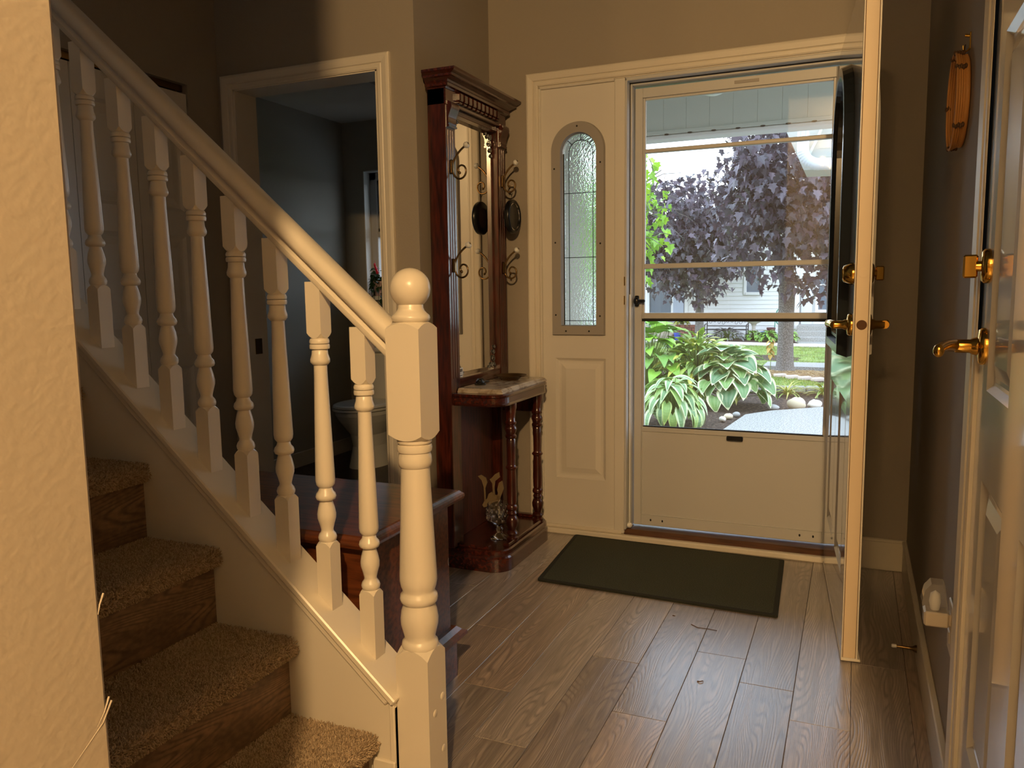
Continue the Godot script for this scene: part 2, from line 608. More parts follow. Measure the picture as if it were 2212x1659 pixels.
# ---------------------------------------------------------------- shell
func casing(b: MB, x0: float, x1: float, y1: float, w := 0.057, sides := 3) -> void:
	var pr := [Vector2(0, 0), Vector2(0, 0.008), Vector2(w * 0.10, 0.0115), Vector2(w * 0.32, 0.0115), Vector2(w * 0.38, 0.009), Vector2(w * 0.44, 0.014), Vector2(w * 0.8, 0.018), Vector2(w * 0.92, 0.0165), Vector2(w, 0.012), Vector2(w, 0)]
	for i in pr.size() - 1:
		var p: Vector2 = pr[i]
		var q: Vector2 = pr[i + 1]
		b.quad(Vector3(x0 - q.x, 0, q.y), Vector3(x0 - p.x, 0, p.y), Vector3(x0 - p.x, y1 + p.x, p.y), Vector3(x0 - q.x, y1 + q.x, q.y))
		b.quad(Vector3(x0 - p.x, y1 + p.x, p.y), Vector3(x1 + p.x, y1 + p.x, p.y), Vector3(x1 + q.x, y1 + q.x, q.y), Vector3(x0 - q.x, y1 + q.x, q.y))
		b.quad(Vector3(x1 + p.x, 0, p.y), Vector3(x1 + q.x, 0, q.y), Vector3(x1 + q.x, y1 + q.x, q.y), Vector3(x1 + p.x, y1 + p.x, p.y))

func build_shell() -> void:
	var top := 5.2
	var b := MB.new()
	b.bx(-1.72, -1.372, -0.2, top, -0.15, 0)
	b.bx(-1.372, -0.018, 2.09, top, -0.15, 0)
	b.bx(-0.018, 0.36, -0.2, top, -0.15, 0)
	struct("wall_front", b, M.wall, "beige wall around the front entry door and sidelight", "wall")
	b = MB.new()
	b.bx(-1.72, -1.598, 0, top, 0, 0.57)
	b.bx(-1.72, -1.598, 0, 2.36, -1.5, 0)
	struct("wall_hall", b, M.wall, "short beige wall behind the dark hall stand", "wall")
	b = MB.new()
	b.bx(-2.58, -2.50, 0, top, 0.57, 0.69)
	b.bx(-2.50, -1.764, 2.035, top, 0.57, 0.69)
	b.bx(-1.764, -1.598, 0, top, 0.57, 0.69)
	b.bx(-3.5, -2.58, 0, top, 0.57, 0.69)
	struct("wall_bathroom", b, M.wall, "beige wall holding the open bathroom doorway", "wall")
	b = MB.new()
	b.bx(-2.70, -2.58, 0, top, 0.69, 0.868)
	b.bx(-2.70, -2.58, 2.022, top, 0.868, 1.96)
	b.bx(-2.70, -2.58, 0, top, 1.96, 2.0)
	struct("wall_closet", b, M.wall, "beige wall behind the balusters with the closet opening", "wall")
	b = MB.new()
	b.bx(-3.40, -3.28, 0, 2.2, 0.69, 2.0)
	b.bx(-3.28, -2.70, 0, 2.2, 1.96, 2.0)
	b.bx(-3.28, -2.70, 2.15, 2.2, 0.69, 2.0)
	struct("wall_closet_inside", b, M.wall, "dark inside of the closet seen above the folding doors", "wall")
	b = MB.new()
	b.bx(0.222, 0.36, 0, top, 0, 1.757)
	b.bx(0.222, 0.36, 2.06, top, 1.757, 2.56)
	b.bx(0.222, 0.36, 0, top, 2.56, 3.0)
	struct("wall_right", b, M.wall, "grey beige wall at the right edge with the wicker tray", "wall")
	b = MB.new()
	b.bx(-4.2, -0.53, 0, top, 3.07, 3.2, 0.006)
	var ws := struct("wall_stair", b, M.wall, "warmly lit end of the stair wall at the left edge", "wall")
	# torn drywall paper at the corner
	for pts in [[Vector3(0, 0.842, 3.069), Vector3(0, 0.828, 3.078), Vector3(0, 0.822, 3.086), Vector3(0, 0.806, 3.108)], [Vector3(0, 0.846, 3.071), Vector3(0, 0.836, 3.076), Vector3(0, 0.827, 3.083)], [Vector3(0, 0.93, 3.069), Vector3(0, 0.922, 3.073), Vector3(0, 0.915, 3.075)]]:
		var q := MB.new()
		var pa := PackedVector3Array()
		for p in pts:
			pa.append(p + Vector3(-0.5302, 0, 0))
		q.tube(pa, 0.0009, 0.0004, 6)
		obj("tear", q, M.wall, ws)
	b = MB.new()
	b.bx(-0.53, 0.36, 2.62, top, 3.07, 3.2)
	struct("wall_header", b, M.wall, "beige header over the opening behind the viewer", "wall")
	b = MB.new()
	b.bx(-4.3, 2.75, 0, 2.8, 7.5, 7.62)
	b.bx(2.6, 2.72, 0, 2.8, 2.88, 7.6)
	b.bx(0.36, 2.72, 0, 2.8, 2.88, 3.0)
	b.bx(-4.32, -4.2, 0, top, 2.0, 7.6)
	struct("wall_back", b, M.wall, "beige back walls of the room behind the viewer", "wall")
	b = MB.new()
	b.bx(-4.3, -3.42, 0, top, 2.0, 2.08)
	struct("wall_upper_stair", b, M.wall, "beige wall beside the upper flight of stairs", "wall")
	b = MB.new()
	b.bx(-4.3, 0.36, top, top + 0.15, -0.15, 3.2)
	b.bx(-4.3, 2.72, 2.75, 2.85, 3.2, 7.6)
	b.bx(0.36, 2.72, 2.75, 2.85, 2.88, 3.2)
	struct("ceiling", b, M.ceiling, "white ceilings of the hall and the room behind", "ceiling")
	# baseboards
	b = MB.new()
	b.bx(0.208, 0.222, 0, 0.122, 0.016, 1.68, 0.003)
	b.bx(0.205, 0.222, 0.118, 0.131, 0.016, 1.68, 0.003)
	struct("baseboard_right", b, M.trim, "white baseboard along the right wall", "baseboard")
	b = MB.new()
	b.bx(0.03, 0.222, 0, 0.122, 0, 0.014, 0.003)
	b.bx(0.03, 0.222, 0.118, 0.131, 0, 0.017, 0.003)
	struct("baseboard_front", b, M.trim, "white baseboard behind the open front door", "baseboard")
	b = MB.new()
	b.bx(-1.598, -1.584, 0, 0.122, 0.0, 0.69, 0.003)
	b.bx(-1.706, -1.598, 0, 0.122, 0.69, 0.704, 0.003)
	struct("baseboard_hall", b, M.trim, "white baseboard behind the hall stand", "baseboard")
	b = MB.new()
	b.bx(-2.58, -2.566, 0, 0.122, 0.704, 0.868, 0.003)
	struct("baseboard_closet", b, M.trim, "white baseboard beside the closet doors", "baseboard")

func build_floor() -> void:
	var f := thing("floor", "grey brown wood look plank floor of the entry hall", "floor", Vector3.ZERO, 0, "", "structure")
	var s := MB.new()
	s.bx(-4.3, 0.36, -0.12, -0.0035, -0.12, 3.2)
	s.bx(-4.3, 2.72, -0.12, -0.0035, 3.0, 7.6)
	obj("underlay", s, M.joint, f)
	var w := 0.1515
	var starts := {}   # joints measured on the floor: column -> z of one joint
	starts[-1] = 1.345
	starts[-2] = 1.182
	starts[-3] = 1.025
	starts[-4] = 1.477
	starts[-5] = 1.176
	starts[-6] = 1.731
	starts[-7] = 1.484
	starts[0] = 0.93
	for col in range(-18, 2):
		var x0 := 0.025 + (col + 0.0) * w
		var x1 := x0 + w
		if x0 > 0.21 or x1 < -2.6:
			continue
		x1 = minf(x1, 0.222)
		var L := 1.22
		var z: float = starts.get(col, fmod(absf(col) * 0.437, 1.2))
		while z > 0.0:
			z -= L
		while z < 5.2:
			var a := maxf(z, 0.0)
			var e := minf(z + L, 5.2)
			if x1 < -0.9 and a > 2.0:
				break
			if e - a > 0.01:
				var b := MB.new()
				b.uo = Vector2(0.1512 * rng.randi_range(0, 2), 1.2 * rng.randi_range(0, 2))
				b.box(Vector3(0.0005, -0.003, 0.0005), Vector3(x1 - x0 - 0.0005, 0.0, e - a - 0.0005), 0.0011)
				var o := obj("plank", b, M.planks[rng.randi_range(0, 3)], f)
				o.position = Vector3(x0, rng.randf_range(-0.0003, 0.0), a)
			z += L
	var r := MB.new()
	r.bx(-4.2, 0.222, -0.003, 0.0, 5.2, 7.5)
	r.bx(-4.2, -0.9, -0.003, 0.0, 3.2, 5.2)
	r.bx(0.222, 2.6, -0.003, 0.0, 3.0, 7.5)
	obj("back_floor", r, M.carpet, f)

# ---------------------------------------------------------------- front entry: casing, sidelight, storm door
func arch(cx: float, half: float, y0: float, y1: float, grow := 0.0) -> PackedVector2Array:   # counterclockwise, from the lower left
	var p := PackedVector2Array()
	var r := half + grow
	var yc := y1 - half
	p.append(Vector2(cx - r, y0 - grow))
	for k in 5:
		p.append(Vector2(cx - r + 2.0 * r * (k + 1) / 6.0, y0 - grow))
	p.append(Vector2(cx + r, y0 - grow))
	for k in 6:
		p.append(Vector2(cx + r, lerpf(y0 - grow, yc, (k + 1) / 7.0)))
	for k in 25:
		var a := PI * k / 24.0
		p.append(Vector2(cx + r * cos(a), yc + r * sin(a)))
	for k in 6:
		p.append(Vector2(cx - r, lerpf(yc, y0 - grow, (k + 1) / 7.0)))
	return p

func onto_rect(p: PackedVector2Array, lo: Vector2, hi: Vector2) -> PackedVector2Array:   # the points of an outline pushed out to a rectangle
	var q := PackedVector2Array()
	var mid := (lo + hi) * 0.5
	for a in p:
		var d := a - mid
		var k := 1e9
		if absf(d.x) > 1e-6:
			k = minf(k, ((hi.x if d.x > 0 else lo.x) - mid.x) / d.x)
		if absf(d.y) > 1e-6:
			k = minf(k, ((hi.y if d.y > 0 else lo.y) - mid.y) / d.y)
		q.append(mid + d * k)
	for corner in [lo, Vector2(hi.x, lo.y), hi, Vector2(lo.x, hi.y)]:
		var best := 0
		for i in q.size():
			if q[i].distance_to(corner) < q[best].distance_to(corner):
				best = i
		q[best] = corner
	return q

func rect_ring(b: MB, x0: float, x1: float, y0: float, y1: float, i0: float, z0: float, i1: float, z1: float) -> void:   # a sloping border between two inset rectangles
	var a := [Vector3(x0 + i0, y0 + i0, z0), Vector3(x1 - i0, y0 + i0, z0), Vector3(x1 - i0, y1 - i0, z0), Vector3(x0 + i0, y1 - i0, z0)]
	var c := [Vector3(x0 + i1, y0 + i1, z1), Vector3(x1 - i1, y0 + i1, z1), Vector3(x1 - i1, y1 - i1, z1), Vector3(x0 + i1, y1 - i1, z1)]
	for k in 4:
		var m := (k + 1) % 4
		b.quad(a[k], a[m], c[m], c[k])

func raised_panel(b: MB, x0: float, x1: float, y0: float, y1: float, k := 1.0) -> void:
	var steps := [Vector2(0, 0), Vector2(0.004, -0.003), Vector2(0.012, -0.009), Vector2(0.018, -0.010), Vector2(0.026, -0.0095), Vector2(0.05, -0.003)]
	for i in steps.size() - 1:
		rect_ring(b, x0, x1, y0, y1, steps[i].x * k, steps[i].y, steps[i + 1].x * k, steps[i + 1].y)
	var q := 0.05 * k
	b.quad(Vector3(x0 + q, y0 + q, -0.003), Vector3(x1 - q, y0 + q, -0.003), Vector3(x1 - q, y1 - q, -0.003), Vector3(x0 + q, y1 - q, -0.003))

# a slab in local axes (x across, y up, front face at z = 0) with sunken raised panels, each a part
func panelled(parent: Node, w: float, h: float, th: float, rects: Array, mat: Material, y0 := 0.0, both := false) -> MeshInstance3D:
	var xs := [0.0, w]
	var ys := [y0, h]
	for r in rects:
		xs += [r[0], r[1]]
		ys += [r[2], r[3]]
	xs.sort()
	ys.sort()
	var b := MB.new()
	for i in xs.size() - 1:
		for j in ys.size() - 1:
			if xs[i + 1] - xs[i] < 1e-5 or ys[j + 1] - ys[j] < 1e-5:
				continue
			var cx: float = (xs[i] + xs[i + 1]) * 0.5
			var cy: float = (ys[j] + ys[j + 1]) * 0.5
			var hole := false
			for r in rects:
				if cx > r[0] and cx < r[1] and cy > r[2] and cy < r[3]:
					hole = true
			if not hole:
				b.quad(Vector3(xs[i], ys[j], 0), Vector3(xs[i + 1], ys[j], 0), Vector3(xs[i + 1], ys[j + 1], 0), Vector3(xs[i], ys[j + 1], 0))
	b.quad(Vector3(w, y0, -th), Vector3(0, y0, -th), Vector3(0, h, -th), Vector3(w, h, -th))
	b.quad(Vector3(w, y0, 0), Vector3(w, y0, -th), Vector3(w, h, -th), Vector3(w, h, 0))
	b.quad(Vector3(0, y0, -th), Vector3(0, y0, 0), Vector3(0, h, 0), Vector3(0, h, -th))
	b.quad(Vector3(0, h, 0), Vector3(w, h, 0), Vector3(w, h, -th), Vector3(0, h, -th))
	b.quad(Vector3(0, y0, -th), Vector3(w, y0, -th), Vector3(w, y0, 0), Vector3(0, y0, 0))
	var slab := obj("slab", b, mat, parent)
	for r in rects:
		var p := MB.new()
		raised_panel(p, r[0], r[1], r[2], r[3])
		obj("panel", p, mat, parent)
	return slab

func build_front_entry() -> void:
	var b := MB.new()
	casing(b, -1.354, -0.035, 2.07)
	# jamb behind the casing
	b.bx(-1.372, -1.35, 0.0, 2.09, -0.15, 0.002)
	b.bx(-0.04, -0.018, 0.0, 2.09, -0.15, 0.002)
	b.bx(-1.354, -0.035, 2.066, 2.09, -0.15, 0.002)
	struct("trim_1", b, M.trim, "white moulded casing around the front entry", "door casing")
	# fixed sidelight panel
	var t := thing("window_1", "tall fixed sidelight with arched leaded glass beside the storm door", "window", Vector3.ZERO, 0, "", "structure")
	b = MB.new()
	var inner := arch(-1.164, 0.084, 0.99, 1.853)
	var out := onto_rect(arch(-1.164, 0.084, 0.99, 1.853), Vector2(-1.354, 0.84), Vector2(-0.998, 2.066))
	b.ring(out, inner, -0.055, -0.008)
	b.bx(-1.354, -0.998, 0.04, 0.27, -0.055, -0.008)
	b.bx(-1.354, -1.284, 0.27, 0.84, -0.055, -0.008)
	b.bx(-1.04, -0.998, 0.27, 0.84, -0.055, -0.008)
	b.bx(-1.284, -1.04, 0.27, 0.84, -0.055, -0.03)
	obj("panel_board", b, M.door, t)
	b = MB.new()
	b.x = Transform3D(Basis(), Vector3(0, 0, -0.008))
	raised_panel(b, -1.284, -1.04, 0.27, 0.84)
	obj("panel", b, M.door, t)
	b = MB.new()
	b.bx(-0.998, -0.951, 0.03, 2.066, -0.15, 0.001, 0.003)
	b.bx(-1.354, -1.344, 0.04, 2.066, -0.03, 0.004, 0.003)
	b.bx(-1.354, -0.998, 2.056, 2.066, -0.03, 0.004, 0.003)
	obj("mullion", b, M.door, t)
	b = MB.new()
	var fo := arch(-1.1685, 0.1275, 0.946, 1.904)
	b.ring(fo, arch(-1.164, 0.080, 0.994, 1.849), -0.010, 0.010, 0.09)
	var fr := obj("arched_frame", b, M.grey_frame, t)
	tag(fr, "grey arched frame with dark screw heads", "")
	for p in [Vector2(-1.168, 1.880), Vector2(-1.277, 1.70), Vector2(-1.06, 1.715), Vector2(-1.274, 1.37), Vector2(-1.06, 1.36), Vector2(-1.274, 1.04), Vector2(-1.062, 1.035), Vector2(-1.225, 0.966), Vector2(-1.114, 0.966)]:
		var s := MB.new()
		s.ball(Vector3(p.x, p.y, 0.0102), Vector3(0.0042, 0.0042, 0.0012), 10, 6)
		obj("screw", s, M.rubber, fr)
	b = MB.new()
	b.prism(arch(-1.164, 0.0845, 0.988, 1.8545), -0.040, -0.036)
	obj("glass_pane", b, M.textured_glass, t)
	b = MB.new()
	var zc := -0.033
	var lead := func(pts: Array, r := 0.0017) -> void:
		var pa := PackedVector3Array()
		for q in pts:
			pa.append(Vector3(q.x, q.y, zc))
		b.tube(pa, r, r, 6)
	var ai := []
	for k in 21:
		var a := PI * k / 20.0
		ai.append(Vector2(-1.164 + 0.057 * cos(a), 1.769 + 0.057 * sin(a)))
	lead.call([Vector2(-1.107, 0.99)] + ai + [Vector2(-1.221, 0.99)])
	for y in [1.592, 1.302, 1.012]:
		lead.call([Vector2(-1.247, y), Vector2(-1.081, y)])
	for a in [0.75, PI / 2, PI - 0.75]:
		lead.call([Vector2(-1.164 + 0.057 * cos(a), 1.769 + 0.057 * sin(a)), Vector2(-1.164 + 0.084 * cos(a), 1.769 + 0.084 * sin(a))])
	lead.call([Vector2(-1.246, 0.99), Vector2(-1.246, 1.769)], 0.003)
	lead.call([Vector2(-1.082, 0.99), Vector2(-1.082, 1.769)], 0.003)
	obj("lead_came", b, M.lead, t)
	# sill under sidelight and door
	b = MB.new()
	b.bx(-1.411, 0.03, 0.0, 0.026, -0.02, 0.02, 0.005)
	b.bx(-1.354, -0.96, 0.026, 0.042, -0.06, 0.006, 0.004)
	struct("trim_2", b, M.trim, "beige sill board along the foot of the front entry", "sill")
	b = MB.new()
	b.prism(PackedVector2Array([Vector2(-0.004, 0.0), Vector2(-0.004, 0.03), Vector2(-0.03, 0.046), Vector2(-0.16, 0.048), Vector2(-0.16, 0.0)]), -0.05, 0.0)
	var th := MB.new()
	th.x = Transform3D(Basis(Vector3(0, 0, 1), Vector3(0, 1, 0), Vector3(-1, 0, 0)), Vector3(-0.951, 0, 0))
	th.prism(PackedVector2Array([Vector2(-0.004, 0.0), Vector2(-0.004, 0.03), Vector2(-0.03, 0.046), Vector2(-0.16, 0.048), Vector2(-0.16, 0.0)]), -0.911, 0.0)
	struct("trim_3", th, M.threshold, "brown wooden threshold under the storm door", "threshold")
	# storm door
	var d := thing("door_2", "white storm door with three glass lights and a solid kick panel", "storm door", Vector3.ZERO, 0, "", "structure")
	b = MB.new()
	for e in [[-0.951, -0.941, 0.002], [-0.941, -0.930, -0.045]]:
		b.bx(e[0], e[1], 0.05, 2.062, -0.11, e[2], 0.002)
	b.bx(-0.951, -0.04, 2.05, 2.066, -0.11, 0.002, 0.002)
	b.bx(-0.93, -0.04, 2.038, 2.05, -0.11, -0.045, 0.002)
	b.bx(-0.052, -0.04, 0.05, 2.06, -0.11, -0.03, 0.002)
	obj("storm_frame", b, M.alu, d)
	b = MB.new()
	b.bx(-0.9405, -0.9375, 0.05, 2.05, -0.046, -0.0435)
	b.bx(-0.9405, -0.04, 2.047, 2.050, -0.046, -0.0435)
	obj("gasket", b, M.rubber, d)
	b = MB.new()
	var zf := -0.08
	b.bx(-0.926, -0.892, 0.056, 2.032, -0.112, zf, 0.002)
	b.bx(-0.10, -0.062, 0.056, 2.032, -0.112, zf, 0.002)
	b.bx(-0.892, -0.10, 1.990, 2.032, -0.112, zf, 0.002)
	b.bx(-0.892, -0.10, 0.056, 0.104, -0.112, zf, 0.002)
	obj("stile_frame", b, M.alu, d)
	b = MB.new()
	b.bx(-0.892, -0.10, 0.104, 0.522, -0.105, -0.087)
	for q in [[-0.892, -0.10, 0.500, 0.522], [-0.892, -0.10, 0.104, 0.110]]:
		b.bx(q[0], q[1], q[2], q[3], -0.09, -0.082, 0.002)
	b.bx(-0.892, -0.886, 0.104, 0.522, -0.09, -0.083, 0.002)
	obj("kick_panel", b, M.alu, d)
	b = MB.new()
	b.bx(-0.892, -0.881, 0.522, 1.99, -0.106, -0.086, 0.002)
	b.bx(-0.111, -0.10, 0.522, 1.99, -0.106, -0.086, 0.002)
	b.bx(-0.881, -0.111, 1.979, 1.99, -0.106, -0.086, 0.002)
	obj("glazing_bead", b, M.alu, d)
	for q in [[1.752, 1.769, "crossbar"], [1.244, 1.266, "crossbar"], [1.020, 1.046, "crossbar"]]:
		b = MB.new()
		b.bx(-0.884, -0.108, q[0], q[1], -0.108, -0.080, 0.003)
		obj(q[2], b, M.alu, d)
	b = MB.new()
	b.bx(-0.892, -0.10, 1.008, 1.020, -0.100, -0.084, 0.001)
	b.bx(-0.886, -0.106, 0.520, 0.527, -0.1, -0.086)
	obj("rubber_seal", b, M.rubber, d)
	for q in [[0.527, 1.012], [1.04, 1.25], [1.26, 1.985]]:
		b = MB.new()
		b.bx(-0.884, -0.108, q[0], q[1], -0.0965, -0.0955)
		obj("glass_pane", b, M.glass, d)
	b = MB.new()
	b.bx(-0.921, -0.903, 1.075, 1.125, zf, zf + 0.016, 0.004)
	b.bx(-0.915, -0.872, 1.093, 1.107, zf + 0.012, zf + 0.028, 0.004)
	b.ball(Vector3(-0.912, 1.1, zf + 0.018), Vector3(0.014, 0.018, 0.012), 12, 8)
	tag(obj("latch_handle", b, M.black, d), "black turn latch", "")
	b = MB.new()
	b.bx(-0.505, -0.435, 0.483, 0.503, -0.082, -0.066, 0.003)
	b.ball(Vector3(-0.50, 0.495, -0.066), Vector3(0.004, 0.004, 0.003), 8, 6)
	obj("panel_latch", b, M.black, d)
	b = MB.new()
	b.bx(-0.50, -0.40, 2.006, 2.019, -0.081, -0.0785, 0.001)
	obj("maker_label", b, M.grey_frame, d)
	for q in [[-0.845, 0.083], [-0.135, 0.083], [-0.79, 0.083], [-0.19, 0.083]]:
		b = MB.new()
		b.ball(Vector3(q[0], q[1], zf), Vector3(0.004, 0.006, 0.002), 8, 6)
		obj("screw", b, M.rubber, d)
	b = MB.new()
	b.rod(Vector3(-0.936, 0.06, -0.04), Vector3(-0.936, 1.13, -0.04), 0.0035, 8)
	b.ball(Vector3(-0.934, 0.062, -0.036), Vector3(0.014, 0.013, 0.012), 12, 8)
	tag(obj("latch_rod", b, M.white, d), "thin white rod with a white foot", "")
	for y in [1.105, 1.19]:
		b = MB.new()
		b.bx(-0.953, -0.948, y - 0.02, y + 0.02, -0.02, 0.0035, 0.001)
		b.bx(-0.952, -0.9475, y - 0.008, y + 0.008, -0.012, 0.0042)
		obj("strike_plate", b, M.brass, d)

# ---------------------------------------------------------------- the open front door
# local axes: z runs from the hinge to the latch edge, x = 0 is the outside face (towards -x), x = 0.045 the inside face
func lever_set(parent: Node, at: Vector3, out: Vector3, along: Vector3, mat: Material) -> void:
	var up := Vector3.UP
	var lv := MB.new()
	var ax := Basis(out.cross(up), out, up)   # y axis of the lathe points out of the door
	lv.x = Transform3D(Basis(up.cross(out), out, -up), at)
	lv.lathe([Vector2(0, 0.0), Vector2(0.034, 0.0), Vector2(0.034, 0.006), Vector2(0.030, 0.011), Vector2(0.017, 0.013), Vector2(0.015, 0.02), Vector2(0.0125, 0.024), Vector2(0.0125, 0.048), Vector2(0.0, 0.05)], 28)
	lv.x = Transform3D()
	var pts := PackedVector3Array()
	for k in 11:
		var s := k / 10.0
		pts.append(at + out * (0.048 + 0.012 * sin(s * 1.6)) + along * (0.098 * s - 0.008) + up * (0.004 * sin(s * PI)))
	lv.tube(pts, 0.0125, 0.0085, 12)
	lv.ball(pts[10], Vector3(0.0095, 0.012, 0.0095), 12, 8)
	obj("lever_handle", lv, mat, parent)

func deadbolt(parent: Node, at: Vector3, out: Vector3, mat: Material, thumb: bool) -> void:
	var up := Vector3.UP
	var d := MB.new()
	d.x = Transform3D(Basis(up.cross(out), out, -up), at)
	if thumb:
		d.lathe([Vector2(0, 0), Vector2(0.031, 0), Vector2(0.031, 0.008), Vector2(0.026, 0.013), Vector2(0.01, 0.014), Vector2(0.009, 0.022), Vector2(0, 0.022)], 28)
		d.x = Transform3D(Basis(up.cross(out), out, -up), at)
		d.bx(-0.0035, 0.0035, 0.018, 0.042, -0.021, 0.021, 0.003)
	else:
		d.lathe([Vector2(0, 0), Vector2(0.033, 0), Vector2(0.033, 0.004), Vector2(0.024, 0.026), Vector2(0.017, 0.029), Vector2(0.016, 0.026), Vector2(0, 0.026)], 28)
	obj("deadbolt", d, mat, parent)

func build_open_door() -> void:
	var t := thing("door_1", "white front door standing open, seen edge on with a dark arched glass insert", "front door", Vector3(-0.088, 0, 0.02), DOOR_TURN, "", "structure")
	var L := 0.915
	var turn := Transform3D(Basis(Vector3(0, 0, 1), Vector3(0, 1, 0), Vector3(-1, 0, 0)), Vector3(0, 0, 0))
	# panelled() works in x across, y up, z out: here across = +z, out = -x
	var face := Node3D.new()
	var b := MB.new()
	b.x = turn
	var cx := 0.457
	var inner := arch(cx, 0.215, 0.985, 1.835)
	b.ring(onto_rect(inner, Vector2(0, 0.86), Vector2(L, 2.045)), inner, -0.0445, 0.0)
	var xs := [[0.0, 0.115], [0.385, 0.51], [0.785, L]]
	for q in xs:
		b.bx(q[0], q[1], 0.235, 0.795, -0.0445, 0)
	b.bx(0, L, 0.012, 0.235, -0.0445, 0)
	b.bx(0, L, 0.795, 0.86, -0.0445, 0)
	for q in [[0.115, 0.385], [0.51, 0.785]]:
		b.bx(q[0], q[1], 0.235, 0.795, -0.034, -0.011)
	var slab := obj("slab", b, M.steel_paint, t)
	for q in [[0.115, 0.385], [0.51, 0.785]]:
		b = MB.new()
		b.x = turn
		raised_panel(b, q[0], q[1], 0.235, 0.795)
		obj("panel", b, M.steel_paint, t)
		b = MB.new()
		b.x = Transform3D(Basis(Vector3(0, 0, -1), Vector3(0, 1, 0), Vector3(1, 0, 0)), Vector3(0.0445, 0, 2.0 * 0.0))
		raised_panel(b, -q[1], -q[0], 0.235, 0.795)
		obj("panel", b, M.door, t)
	# edges of the leaf: facings and the grooved latch edge
	b = MB.new()
	b.bx(0.0045, 0.040, 0.014, 2.043, L - 0.02, L + 0.0015, 0.001)
	tag(obj("latch_edge", b, M.leaf_edge, t), "tan latch edge of the door", "")
	b = MB.new()
	b.bx(0.0030, 0.0045, 0.014, 2.043, L - 0.004, L + 0.0004)
	b.bx(0.0400, 0.0412, 0.014, 2.043, L - 0.004, L + 0.0004)
	obj("edge_groove", b, M.brown_groove, t)
	b = MB.new()
	b.bx(0.0412, 0.0462, 0.012, 2.045, L - 0.012, L + 0.001, 0.001)
	b.bx(-0.0005, 0.0030, 0.012, 2.045, L - 0.012, L + 0.001, 0.001)
	obj("edge_strip", b, M.trim, t)
	b = MB.new()
	b.bx(-0.002, 0.055, 0.004, 0.013, 0.0, L + 0.004, 0.002)
	obj("sweep", b, M.trim, t)
	for q in [[1.193, 0.0125, M.leaf_edge], [1.042, 0.0125, M.brown_groove]]:
		b = MB.new()
		b.x = Transform3D(Basis(Vector3(1, 0, 0), Vector3(0, 0, 1), Vector3(0, -1, 0)), Vector3(0.0228, q[0], L + 0.001))
		b.lathe([Vector2(0, 0.0008), Vector2(0.009, 0.0008), Vector2(q[1], 0.0012), Vector2(0.0145, 0.0008), Vector2(0.0145, 0)], 24)
		tag(obj("latch_plate", b, q[2], t), "round plate in the latch edge", "")
	# arched insert, both faces
	for side in [1, -1]:
		b = MB.new()
		if side == 1:
			b.x = turn
		else:
			b.x = Transform3D(Basis(Vector3(0, 0, -1), Vector3(0, 1, 0), Vector3(1, 0, 0)), Vector3(0.0445, 0, 0.914))
		var o1 := arch(cx, 0.27, 0.93, 1.89)
		var o2 := arch(cx, 0.222, 0.978, 1.842)
		var o3 := arch(cx, 0.208, 0.992, 1.828)
		b.ring(o1, o2, 0.0, 0.03, 0.22)
		b.ring(o2, o3, -0.006, 0.016, 0.15)
		obj("arched_frame", b, M.insert if side == 1 else M.door, t)
	b = MB.new()
	b.x = turn
	b.prism(arch(cx, 0.213, 0.987, 1.833), -0.0235, -0.0215)
	obj("glass_pane", b, M.textured_glass, t)
	b = MB.new()
	b.x = turn
	for q in [[cx - 0.16, 1.0, cx - 0.16, 1.62], [cx + 0.16, 1.0, cx + 0.16, 1.62], [cx - 0.21, 1.3, cx + 0.21, 1.3], [cx - 0.21, 1.62, cx + 0.21, 1.62]]:
		b.rod(Vector3(q[0], q[1], -0.02), Vector3(q[2], q[3], -0.02), 0.0025, 6)
	obj("lead_came", b, M.lead, t)
	lever_set(t, Vector3(0.0, 1.04, 0.845), Vector3(-1, 0, 0), Vector3(0, 0, -1), M.brass)
	lever_set(t, Vector3(0.0445, 1.04, 0.845), Vector3(1, 0, 0), Vector3(0, 0, -1), M.brass)
	deadbolt(t, Vector3(0.0, 1.193, 0.845), Vector3(-1, 0, 0), M.brass, false)
	deadbolt(t, Vector3(0.0445, 1.193, 0.845), Vector3(1, 0, 0), M.brass, true)
	for y in [0.25, 1.02, 1.82]:
		b = MB.new()
		b.rod(Vector3(0.05, y - 0.05, -0.004), Vector3(0.05, y + 0.05, -0.004), 0.006, 10)
		obj("hinge", b, M.old_brass, t)
	face.free()

